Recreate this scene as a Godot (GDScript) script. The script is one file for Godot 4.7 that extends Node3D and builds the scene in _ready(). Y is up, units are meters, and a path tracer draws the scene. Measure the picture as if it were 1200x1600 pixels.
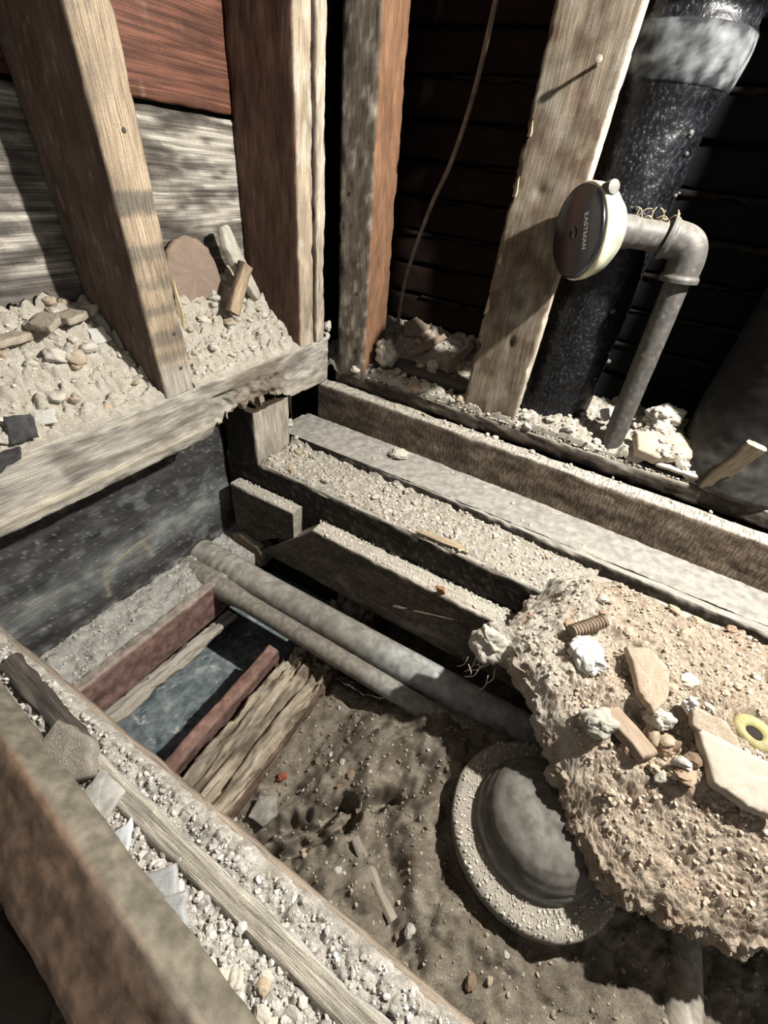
extends Node3D

var taken := {}
var chunk_meshes: Array = []
var crumb_meshes: Array = []
var n_fbm := FastNoiseLite.new()
var n_fine := FastNoiseLite.new()
var n_cell := FastNoiseLite.new()
var n_dome := FastNoiseLite.new()
var n_val := FastNoiseLite.new()
var n_ridge := FastNoiseLite.new()
var tx := {}
var M := {}
var rng := RandomNumberGenerator.new()


# ---------------------------------------------------------------- helpers
func c8(r: float, g: float, b: float) -> Color:
	var l := r * 0.3 + g * 0.55 + b * 0.15
	return Color(lerpf(r, l, 0.2) / 255.0, lerpf(g, l, 0.2) / 255.0, lerpf(b, l, 0.2) / 255.0).srgb_to_linear()


func numbered(called: String) -> String:
	var n: int = taken.get(called, 0)
	taken[called] = n + 1
	return called if n == 0 else "%s_%03d" % [called, n]


func tag(o: Node, label: String, category := "", group := "", kind := "") -> Node:
	if label:
		o.set_meta("label", label)
	if category:
		o.set_meta("category", category)
	if group:
		o.set_meta("group", group)
	if kind:
		o.set_meta("kind", kind)
	return o


func base(called: String, at := Vector3.ZERO) -> Node3D:
	var o := Node3D.new()
	o.name = numbered(called)
	add_child(o)
	o.position = at
	return o


func put(called: String, mesh: Mesh, mat: Material, parent: Node = null, at := Vector3.ZERO) -> MeshInstance3D:
	var o := MeshInstance3D.new()
	o.mesh = mesh
	o.material_override = mat
	o.position = at
	if parent == null:
		o.name = numbered(called)
		add_child(o)
	else:
		var n := 0
		var nm := called
		while parent.has_node(NodePath(nm)):
			n += 1
			nm = "%s_%03d" % [called, n]
		o.name = nm
		parent.add_child(o)
	return o


func mk(v: PackedVector3Array, idx: PackedInt32Array, cf: Callable) -> ArrayMesh:
	var n := PackedVector3Array()
	n.resize(v.size())
	for t in range(0, idx.size(), 3):
		var a := v[idx[t]]
		var nn := (v[idx[t + 2]] - a).cross(v[idx[t + 1]] - a)
		n[idx[t]] += nn
		n[idx[t + 1]] += nn
		n[idx[t + 2]] += nn
	var c := PackedColorArray()
	c.resize(v.size())
	for i in v.size():
		n[i] = n[i].normalized()
		c[i] = cf.call(v[i], n[i])
	var arr := []
	arr.resize(Mesh.ARRAY_MAX)
	arr[Mesh.ARRAY_VERTEX] = v
	arr[Mesh.ARRAY_NORMAL] = n
	arr[Mesh.ARRAY_COLOR] = c
	arr[Mesh.ARRAY_INDEX] = idx
	var m := ArrayMesh.new()
	m.add_surface_from_arrays(Mesh.PRIMITIVE_TRIANGLES, arr)
	return m


# a grid surface; pf(u, v) gives the point, cf(point, normal) the colour
func surf(nu: int, nv: int, pf: Callable, cf: Callable, wrap := false, flip := false) -> ArrayMesh:
	var v := PackedVector3Array()
	var w := nu if wrap else nu + 1
	v.resize(w * (nv + 1))
	for j in nv + 1:
		for i in w:
			v[j * w + i] = pf.call(float(i) / nu, float(j) / nv)
	var idx := PackedInt32Array()
	idx.resize(nu * nv * 6)
	var k := 0
	for j in nv:
		for i in nu:
			var a := j * w + i
			var b := j * w + (i + 1) % w if wrap else a + 1
			var c := a + w
			var d := b + w
			if flip:
				idx[k] = a; idx[k + 1] = c; idx[k + 2] = b
				idx[k + 3] = b; idx[k + 4] = c; idx[k + 5] = d
			else:
				idx[k] = a; idx[k + 1] = b; idx[k + 2] = c
				idx[k + 3] = b; idx[k + 4] = d; idx[k + 5] = c
			k += 6
	return mk(v, idx, cf)


func ss(a: float, b: float, x: float) -> float:
	return smoothstep(a, b, x)


# rounded lumps with cracks between them, 0..1; s is the lump size in metres
func lump(p: Vector3, s: float) -> float:
	var q := p / s
	var k := clampf((n_cell.get_noise_3dv(q) + 1.0) * 3.4, 0.0, 1.0)
	return pow(k, 0.5) * (0.65 + 0.35 * n_val.get_noise_3dv(q))


func dome(p: Vector3, s: float) -> float:
	var d := n_dome.get_noise_3dv(p / s) + 1.0
	return clampf(1.0 - d * d * 1.3, 0.0, 1.0)


func fbm(p: Vector3, s: float) -> float:
	return n_fbm.get_noise_3dv(p / s)


func fine(p: Vector3, s: float) -> float:
	return n_fine.get_noise_3dv(p / s)


# a timber from a to b (centre line), h along up, w across; opts: tints, rough, nibble, step, dust, cut, paint
func timber(a: Vector3, b: Vector3, up: Vector3, w: float, h: float, o := {}) -> Array:
	var X := (b - a).normalized()
	var Z := X.cross(up).normalized()
	var Y := Z.cross(X)
	var L := (b - a).length()
	var step: float = o.get("step", 0.006)
	var r: float = o.get("r", 0.003)
	var sd: float = o.get("seed", 0.0)
	var rough: float = o.get("rough", 0.0008)
	var nib: float = o.get("nibble", 0.003)
	var ring: Array = []  # [z, y, dirz, diry, face, cornerness]
	var ny := maxi(2, int(h / step))
	var nz := maxi(2, int(w / step))
	var corners := [[1, -1, 0], [1, 1, 1], [-1, 1, 2], [-1, -1, 3]]
	for k in 4:
		var p0 := Vector2(corners[k][0] * w / 2, corners[k][1] * h / 2)
		var p1 := Vector2(corners[(k + 1) % 4][0] * w / 2, corners[(k + 1) % 4][1] * h / 2)
		var n := ny if k % 2 == 0 else nz
		var d := (p1 - p0).normalized()
		var nor := Vector2(d.y, -d.x)
		var ln := (p1 - p0).length()
		for i in n + 1:
			var t := r + (ln - 2 * r) * i / n
			var q := p0 + d * t
			var cn := 1.0 - clampf(minf(t, ln - t) / 0.012, 0.0, 1.0)
			ring.append([q.x, q.y, nor.x, nor.y, k, cn, (Vector2(q.x, q.y)).normalized()])
	var R := ring.size()
	var N := maxi(2, int(L / step))
	var v := PackedVector3Array()
	var face := PackedInt32Array()
	var cut = o.get("cut")
	for j in N + 1:
		var x := L * j / N
		for e in ring:
			var p := Vector3(x, e[1], e[0])
			var q := Vector3(x * 0.25, e[1], e[0]) + Vector3(sd, sd * 0.7, 0)
			var ds := rough * fbm(q, 0.02) * 2.0
			var nb: float = nib * e[5] * maxf(0.0, fbm(q + Vector3(3, 1, 0), 0.012) * 2.2 + 0.15)
			p.y += e[3] * ds - (e[6] as Vector2).y * nb
			p.z += e[2] * ds - (e[6] as Vector2).x * nb
			if cut != null:
				p = cut.call(p)
			v.append(p)
			face.append(e[4])
	var idx := PackedInt32Array()
	for j in N:
		for i in R:
			var i2 := (i + 1) % R
			var A := j * R + i
			var B := j * R + i2
			idx.append_array([A, B, A + R, B, B + R, A + R])
	for s in 2:
		var first := 0 if s == 0 else N * R
		var c0 := v.size()
		var mid := Vector3.ZERO
		for i in R:
			mid += v[first + i] / R
		for i in R:
			v.append(v[first + i])
			face.append(4)
		for i in R:
			v.append(v[first + i].lerp(mid, 0.5) + Vector3((0.001 if s == 1 else -0.001) * fbm(v[first + i], 0.01), 0, 0))
			face.append(4)
		v.append(mid)
		face.append(4)
		for i in R:
			var i2 := (i + 1) % R
			var A := c0 + i
			var B := c0 + i2
			var C := v.size() - 1
			if s == 0:
				idx.append_array([A, A + R, B, B, A + R, B + R, A + R, C, B + R])
			else:
				idx.append_array([A, B, A + R, B, B + R, A + R, A + R, B + R, C])
	var tints: Array = o.get("tints", [c8(120, 100, 80), c8(120, 100, 80), c8(120, 100, 80), c8(120, 100, 80), c8(90, 75, 60)])
	var dust: float = o.get("dust", 0.0)
	var dustc: Color = o.get("dustc", c8(205, 197, 180))
	var paint = o.get("paint")
	var mott: float = o.get("mottle", 0.35)
	var B3 := Basis(X, Y, Z)
	var counter := [0]
	var cf := func(p: Vector3, n: Vector3) -> Color:
		var f: int = face[counter[0]]
		counter[0] += 1
		var c: Color = tints[f]
		var q := Vector3(p.x * 0.35, p.y, p.z) + Vector3(sd, 0, sd)
		var k := 1.0 + mott * fbm(q, 0.035) * 1.6 + mott * 0.5 * fbm(q, 0.008)
		c = Color(c.r * k, c.g * k, c.b * k)
		if dust > 0.0:
			var up_ness := (B3 * n).y
			var m := clampf(ss(0.25, 0.8, up_ness) * dust * 1.2 + dust * 0.25 * ss(0.1, 0.5, fine(p + Vector3(sd, 0, 0), 0.01)), 0.0, 1.0)
			m *= clampf(0.85 + 0.6 * fbm(p + Vector3(sd, 0, 0), 0.03), 0.0, 1.0)
			c = c.lerp(dustc, m)
		if paint != null:
			c = paint.call(p, f, c)
		return c
	return [mk(v, idx, cf), Transform3D(B3, a)]


func beam(called: String, a: Vector3, b: Vector3, up: Vector3, w: float, h: float, mat: Material, o := {}, parent: Node = null) -> MeshInstance3D:
	var t := timber(a, b, up, w, h, o)
	var m := put(called, t[0], mat, parent)
	var tr: Transform3D = t[1]
	if parent is Node3D:
		tr = (parent as Node3D).transform.affine_inverse() * tr
	m.transform = tr
	return m


# a heap over a rectangle; yf(x, z) is its surface; skirts go down at the rim
func heap_mesh(x0: float, x1: float, z0: float, z1: float, step: float, yf: Callable, cf: Callable, skirt := 0.04) -> ArrayMesh:
	var nu := int((x1 - x0) / step) + 2
	var nv := int((z1 - z0) / step) + 2
	var pf := func(u: float, v: float) -> Vector3:
		var i := roundi(u * nu)
		var j := roundi(v * nv)
		var x := lerpf(x0, x1, clampf((i - 1.0) / (nu - 2), 0, 1))
		var z := lerpf(z0, z1, clampf((j - 1.0) / (nv - 2), 0, 1))
		var y: float = yf.call(x, z)
		if i == 0 or j == 0 or i == nu or j == nv:
			y -= skirt
		return Vector3(x, y, z)
	return surf(nu, nv, pf, cf)


func dust_col(p: Vector3, _n: Vector3, ca: Color, cb: Color, s := 0.02) -> Color:
	var k := clampf(0.5 + 0.9 * fbm(p, s) + 0.35 * fine(p, 0.004), 0.0, 1.0)
	return ca.lerp(cb, k)


# a tube along points; rf(t, angle, point) returns the radius
func tube(pts: Array, nu: int, rf: Callable, cf: Callable, caps := true) -> ArrayMesh:
	var n := pts.size()
	var fr: Array = []
	var side := Vector3.ZERO
	for i in n:
		var d: Vector3 = ((pts[mini(i + 1, n - 1)] as Vector3) - (pts[maxi(i - 1, 0)] as Vector3)).normalized()
		if i == 0:
			side = d.cross(Vector3.UP if absf(d.y) < 0.9 else Vector3.RIGHT).normalized()
		side = (side - d * side.dot(d)).normalized()
		fr.append([side, d.cross(side)])
	var extra := 1 if caps else 0
	var rows := n + 2 * extra
	var pf := func(u: float, v: float) -> Vector3:
		var j := roundi(v * (rows - 1))
		var i := clampi(j - extra, 0, n - 1)
		var a := u * TAU
		var p: Vector3 = pts[i]
		var dir: Vector3 = fr[i][0] * cos(a) + fr[i][1] * sin(a)
		var r: float = rf.call(float(i) / (n - 1), a, p)
		if caps and (j == 0 or j == rows - 1):
			r = 0.0
		return p + dir * r
	return surf(nu, rows - 1, pf, cf, true, true)


func line(a: Vector3, b: Vector3, n: int) -> Array:
	var o := []
	for i in n + 1:
		o.append(a.lerp(b, float(i) / n))
	return o


func smooth_path(ctrl: Array, n: int) -> Array:
	var cv := Curve3D.new()
	for i in ctrl.size():
		var t: Vector3 = ((ctrl[mini(i + 1, ctrl.size() - 1)] as Vector3) - (ctrl[maxi(i - 1, 0)] as Vector3)) / 6.0
		cv.add_point(ctrl[i], -t, t)
	var o := []
	for i in n + 1:
		o.append(cv.sample_baked(cv.get_baked_length() * i / n, true))
	return o


# a faceted lump of mortar or stone, about 1 across, flat shaded
func rock(sd: int, nu: int, nv: int, flat: float, rough: float) -> ArrayMesh:
	var g := RandomNumberGenerator.new()
	g.seed = sd
	var planes := []
	for k in 11:
		var n := Vector3(g.randf_range(-1, 1), g.randf_range(-1, 1), g.randf_range(-1, 1)).normalized()
		planes.append([n, g.randf_range(0.3, 0.48)])
	var grid := []
	for j in nv + 1:
		for i in nu:
			var th := PI * j / nv
			var ph := TAU * i / nu + (0.3 if j % 2 else 0.0)
			var d := Vector3(sin(th) * cos(ph), cos(th), sin(th) * sin(ph))
			var r := 0.55
			for pl in planes:
				var dn: float = d.dot(pl[0])
				if dn > 0.05:
					r = minf(r, pl[1] / dn)
			r *= 1.0 + rough * fine(d * 1.0 + Vector3(sd, 0, 0), 0.35)
			var p := d * r
			p.y *= flat
			grid.append(p)
	var st := SurfaceTool.new()
	st.begin(Mesh.PRIMITIVE_TRIANGLES)
	for j in nv:
		for i in nu:
			var a: Vector3 = grid[j * nu + i]
			var b: Vector3 = grid[j * nu + (i + 1) % nu]
			var c: Vector3 = grid[(j + 1) * nu + i]
			var d: Vector3 = grid[(j + 1) * nu + (i + 1) % nu]
			for tri in [[a, b, d], [a, d, c]]:
				var t0: Vector3 = tri[0]
				var t1: Vector3 = tri[1]
				var t2: Vector3 = tri[2]
				var n := (t2 - t0).cross(t1 - t0)
				if n.length_squared() < 1e-12:
					continue
				n = n.normalized()
				if n.dot(t0 + t1 + t2) < 0.0:
					var sw := t1
					t1 = t2
					t2 = sw
					n = -n
				for q in [t0, t1, t2]:
					st.set_normal(n)
					st.set_color(Color.WHITE)
					st.add_vertex(q)
	return st.commit()


# a crusted mortar lump with a fine uneven surface, about 1 across
func crust(sd: int, nu: int, nv: int) -> ArrayMesh:
	var o := Vector3(sd * 3.1, sd * 1.7, 0)
	var pf := func(u: float, v: float) -> Vector3:
		var th := PI * v
		var d := Vector3(sin(th) * cos(TAU * u), cos(th), sin(th) * sin(TAU * u))
		var r := 0.42 * (1.0 + 0.45 * fbm(d + o, 1.4) + 0.22 * (lump(d * 0.5 + o, 0.35) - 0.5) + 0.10 * fine(d + o, 0.22))
		return d * r
	return surf(nu, nv, pf, func(_p, _n): return Color.WHITE, true, true)


# a broken flat slab from an outline (x, y), thickness along z, with rough edges
func slab_mesh(outline: Array, thick: float, rough: float, cf: Callable, sub := 3) -> ArrayMesh:
	var pts := []
	var n := outline.size()
	var mid := Vector2.ZERO
	for i in n:
		mid += (outline[i] as Vector2) / n
		for k in sub:
			var q: Vector2 = (outline[i] as Vector2).lerp(outline[(i + 1) % n], float(k) / sub)
			q += Vector2(fine(Vector3(q.x, q.y, 0), 0.012), fine(Vector3(q.x, q.y, 5), 0.012)) * rough
			pts.append(q)
	var m := pts.size()
	var rows := [[0.0, -0.5], [0.35, -0.5], [0.7, -0.5], [0.93, -0.5], [1.0, -0.3], [1.0, 0.3], [0.93, 0.5], [0.7, 0.5], [0.35, 0.5], [0.0, 0.5]]
	var pf := func(u: float, v: float) -> Vector3:
		var i := roundi(u * m) % m
		var rw: Array = rows[roundi(v * (rows.size() - 1))]
		var q: Vector2 = mid.lerp(pts[i], rw[0])
		var z: float = rw[1] * thick
		var pz := Vector3(q.x, q.y, z)
		return pz + Vector3(0, 0, rough * 0.5 * fine(pz, 0.008))
	return surf(m, rows.size() - 1, pf, cf, true, false)


# ---------------------------------------------------------------- textures
func noise(t: int, f: float, oct: int, sd: int) -> FastNoiseLite:
	var n := FastNoiseLite.new()
	n.noise_type = t
	n.frequency = f
	n.fractal_octaves = oct
	n.seed = sd
	return n


func comp(w: int, h: int, n: FastNoiseLite, sx: int, sy: int) -> PackedByteArray:
	var im := n.get_seamless_image(w / sx, h / sy)
	im.convert(Image.FORMAT_L8)
	im.resize(w, h, Image.INTERPOLATE_CUBIC)
	return im.get_data()


func as_tex(w: int, h: int, d: PackedByteArray) -> ImageTexture:
	return ImageTexture.create_from_image(Image.create_from_data(w, h, false, Image.FORMAT_L8, d))


func make_textures() -> void:
	var S := 512
	var P := FastNoiseLite.TYPE_PERLIN
	var V := FastNoiseLite.TYPE_SIMPLEX
	# fine fibres along u
	var a := comp(S, S, noise(V, 0.22, 3, 1), 16, 1)
	var b := comp(S, S, noise(V, 0.05, 3, 2), 8, 1)
	var c := comp(S, S, noise(P, 0.09, 2, 3), 16, 1)
	var e := comp(S, S, noise(V, 0.25, 2, 4), 1, 1)
	var d := PackedByteArray()
	d.resize(S * S)
	for i in S * S:
		var crack := 1.0 - ss(0.0, 9.0, absf(c[i] - 128.0))
		crack *= ss(120.0, 170.0, b[i])
		d[i] = int(clampf(205.0 + (a[i] - 128.0) * 0.55 + (b[i] - 128.0) * 0.22 + (e[i] - 128.0) * 0.25 - crack * 60.0, 30, 255))
	tx.grain = as_tex(S, S, d)
	# bold flame grain, rings along v
	var w1 := comp(S, S, noise(V, 0.02, 1, 11), 8, 1)
	var d2 := PackedByteArray()
	d2.resize(S * S)
	for i in S * S:
		var y := i / S
		var ph := TAU * (9.0 * y / S) + (w1[i] - 128.0) * 0.045
		var s := 0.5 + 0.5 * sin(ph)
		s = pow(s, 1.6)
		d2[i] = int(clampf(172.0 + s * 52.0 + (a[i] - 128.0) * 0.4 + (e[i] - 128.0) * 0.15, 20, 255))
	tx.bold = as_tex(S, S, d2)
	# gritty dust
	var g1 := comp(S, S, noise(V, 0.12, 4, 21), 1, 1)
	var nc := noise(FastNoiseLite.TYPE_CELLULAR, 0.05, 1, 22)
	nc.fractal_type = FastNoiseLite.FRACTAL_NONE
	nc.cellular_return_type = FastNoiseLite.RETURN_DISTANCE2_SUB
	var g2 := comp(S, S, nc, 1, 1)
	var d3 := PackedByteArray()
	d3.resize(S * S)
	for i in S * S:
		d3[i] = int(clampf(212.0 + (g1[i] - 128.0) * 0.40 + (g2[i] - 90.0) * 0.15, 20, 255))
	tx.grit = as_tex(S, S, d3)
	# saw marks across the grain
	var s1 := comp(S, S, noise(V, 0.16, 2, 31), 1, 16)
	var d4 := PackedByteArray()
	d4.resize(S * S)
	for i in S * S:
		d4[i] = int(clampf(196.0 + (s1[i] - 128.0) * 0.55 + (a[i] - 128.0) * 0.5 + (e[i] - 128.0) * 0.2, 20, 255))
	tx.saw = as_tex(S, S, d4)
	# blistered tar
	var t1 := comp(S, S, noise(V, 0.03, 4, 41), 1, 1)
	var d5 := PackedByteArray()
	d5.resize(S * S)
	for i in S * S:
		d5[i] = int(clampf(90.0 + maxf(0.0, t1[i] - 150.0) * 2.2 + (t1[i] - 128.0) * 0.4 + (e[i] - 128.0) * 0.25, 0, 255))
	tx.tar = as_tex(S, S, d5)
	# smudges
	var m1 := comp(S, S, noise(V, 0.014, 5, 51), 1, 1)
	var d6 := PackedByteArray()
	d6.resize(S * S)
	for i in S * S:
		d6[i] = int(clampf(222.0 + (m1[i] - 128.0) * 0.35 + (e[i] - 128.0) * 0.12, 0, 255))
	tx.smudge = as_tex(S, S, d6)


func mat(t: String, sc: Vector3, rough: float, relief: float, off := Vector3.ZERO, spec := 0.3) -> StandardMaterial3D:
	var m := StandardMaterial3D.new()
	m.vertex_color_use_as_albedo = true
	m.albedo_texture = tx[t]
	m.uv1_triplanar = true
	m.uv1_scale = sc
	m.uv1_offset = off
	m.roughness = rough
	m.metallic_specular = spec
	m.texture_filter = BaseMaterial3D.TEXTURE_FILTER_LINEAR_WITH_MIPMAPS_ANISOTROPIC
	if relief > 0.0:
		m.heightmap_enabled = true
		m.heightmap_texture = tx[t]
		m.heightmap_scale = relief
	return m


func make_materials() -> void:
	var g := Vector3(2.2, 9, 9)
	M.wood = mat("grain", g, 0.85, 0.04)
	M.wood_b = mat("grain", g, 0.85, 0.04, Vector3(0.37, 0.21, 0.63))
	M.wood_c = mat("grain", Vector3(2.8, 10, 10), 0.85, 0.06, Vector3(0.71, 0.51, 0.13))
	M.wood_dark = mat("grain", g, 0.8, 0.04, Vector3(0.15, 0.81, 0.43), 0.25)
	M.bold = mat("bold", Vector3(1.3, 3.4, 3.4), 0.6, 0.03, Vector3(0.1, 0.2, 0.0), 0.35)
	M.bold_b = mat("bold", Vector3(1.3, 3.6, 3.6), 0.85, 0.05, Vector3(0.5, 0.6, 0.3))
	M.saw = mat("saw", Vector3(3.5, 7, 7), 0.9, 0.05)
	M.grit = mat("grit", Vector3(11, 11, 11), 0.95, 0.15, Vector3.ZERO, 0.2)
	M.grit_fine = mat("grit", Vector3(22, 22, 22), 0.95, 0.08, Vector3(0.3, 0.3, 0.3), 0.2)
	M.dirt = mat("grit", Vector3(9, 9, 9), 0.9, 0.2, Vector3(0.6, 0.1, 0.3), 0.35)
	M.tar = mat("tar", Vector3(9, 6, 9), 0.38, 0.07, Vector3.ZERO, 0.4)
	M.smudge = mat("smudge", Vector3(6, 6, 6), 0.75, 0.05, Vector3.ZERO, 0.3)
	M.iron = mat("smudge", Vector3(9, 9, 9), 0.55, 0.06, Vector3(0.4, 0.3, 0.2), 0.4)
	M.pvc = mat("smudge", Vector3(5, 5, 5), 0.5, 0.02, Vector3(0.1, 0.7, 0.2), 0.4)
	M.chrome = StandardMaterial3D.new()
	M.chrome.metallic = 1.0
	M.chrome.roughness = 0.22
	M.chrome.albedo_color = Color(0.36, 0.38, 0.42)
	M.plain = StandardMaterial3D.new()
	M.plain.vertex_color_use_as_albedo = true
	M.plain.roughness = 0.9


func rock_mat(r: float, g: float, b: float) -> StandardMaterial3D:
	var m := mat("grit", Vector3(0.7, 0.7, 0.7), 0.95, 0.0, Vector3(rng.randf(), rng.randf(), rng.randf()), 0.2)
	m.albedo_color = c8(r, g, b).linear_to_srgb()
	return m


func chunk(called: String, label: String, cat: String, group: String, at: Vector3, size: Vector3, turn: Vector3, material: Material, parent: Node = null) -> MeshInstance3D:
	var o := put(called, chunk_meshes[rng.randi() % chunk_meshes.size()], material, parent, at)
	o.rotation = turn
	o.scale = size
	if parent == null:
		tag(o, label, cat, group)
	return o


func crusted(called: String, label: String, cat: String, group: String, at: Vector3, size: Vector3, turn: Vector3, material: Material) -> MeshInstance3D:
	var o := put(called, crust(int(at.x * 1000.0) + 900, 44, 28), material, null, at)
	o.rotation = turn
	o.scale = size * 1.2
	return tag(o, label, cat, group) as MeshInstance3D


# n lumps spread over a rectangle of a surface
func strew(n: int, called: String, label: String, group: String, x0: float, x1: float, z0: float, z1: float, yf: Callable, s0: float, s1: float, mats: Array, zones: Array, ok = null) -> void:
	var made := 0
	var tries := 0
	while made < n and tries < n * 20:
		tries += 1
		var x := rng.randf_range(x0, x1)
		var z := rng.randf_range(z0, z1)
		if ok != null and not ok.call(x, z):
			continue
		var s := lerpf(s0, s1, pow(rng.randf(), 2.2))
		var y: float = yf.call(x, z)
		var mt: Material = mats[rng.randi() % mats.size()]
		var along := (x - x0) / (x1 - x0) if (x1 - x0) > (z1 - z0) else (z - z0) / (z1 - z0)
		var size_word: String = "large" if s > lerpf(s0, s1, 0.6) else ("middling" if s > lerpf(s0, s1, 0.2) else "small")
		var lab := "%s %s %s, %s" % [size_word, mt.resource_name, label, zones[mini(int(along * zones.size()), zones.size() - 1)]]
		chunk(called, lab, "rubble", group, Vector3(x, y + s * 0.12, z), Vector3(s * rng.randf_range(0.9, 1.5), s * rng.randf_range(0.6, 0.95), s), Vector3(rng.randf_range(-0.4, 0.4), rng.randf() * TAU, rng.randf_range(-0.4, 0.4)), mt)
		made += 1


# fine crumbs as one instanced part of a heap or a timber
func crumbs(parent: Node3D, n: int, x0: float, x1: float, z0: float, z1: float, yf: Callable, s0: float, s1: float, ca: Color, cb: Color, ok = null, called := "crumbs", label := "") -> void:
	var inv := parent.transform.affine_inverse()
	var xs := []
	for k in n:
		var x := rng.randf_range(x0, x1)
		var z := rng.randf_range(z0, z1)
		if ok != null and not ok.call(x, z):
			continue
		var s := lerpf(s0, s1, pow(rng.randf(), 3.0))
		var bs := Basis.from_euler(Vector3(rng.randf_range(-0.6, 0.6), rng.randf() * TAU, rng.randf_range(-0.6, 0.6))) * Basis.from_scale(Vector3(s * rng.randf_range(0.8, 1.6), s * rng.randf_range(0.35, 0.8), s))
		xs.append(inv * Transform3D(bs, Vector3(x, float(yf.call(x, z)) + s * 0.1, z)))
	var mm := MultiMesh.new()
	mm.transform_format = MultiMesh.TRANSFORM_3D
	mm.use_colors = true
	mm.mesh = crumb_meshes[rng.randi() % crumb_meshes.size()]
	mm.instance_count = xs.size()
	for i in xs.size():
		mm.set_instance_transform(i, xs[i])
		var k := rng.randf()
		mm.set_instance_color(i, ca.lerp(cb, k))
	var o := MultiMeshInstance3D.new()
	o.name = called
	o.multimesh = mm
	o.material_override = M.plain
	parent.add_child(o, true)
	tag(o, label, "", "", "stuff")


func heap(called: String, label: String, x0: float, x1: float, z0: float, z1: float, step: float, yf: Callable, ca: Color, cb: Color, skirt := 0.04, material: Material = null) -> MeshInstance3D:
	var m := heap_mesh(x0, x1, z0, z1, step, yf, func(p, n): return dust_col(p, n, ca, cb), skirt)
	var o := put(called, m, material if material else M.grit)
	if label:
		tag(o, label, "rubble", "", "stuff")
	return o


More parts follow.
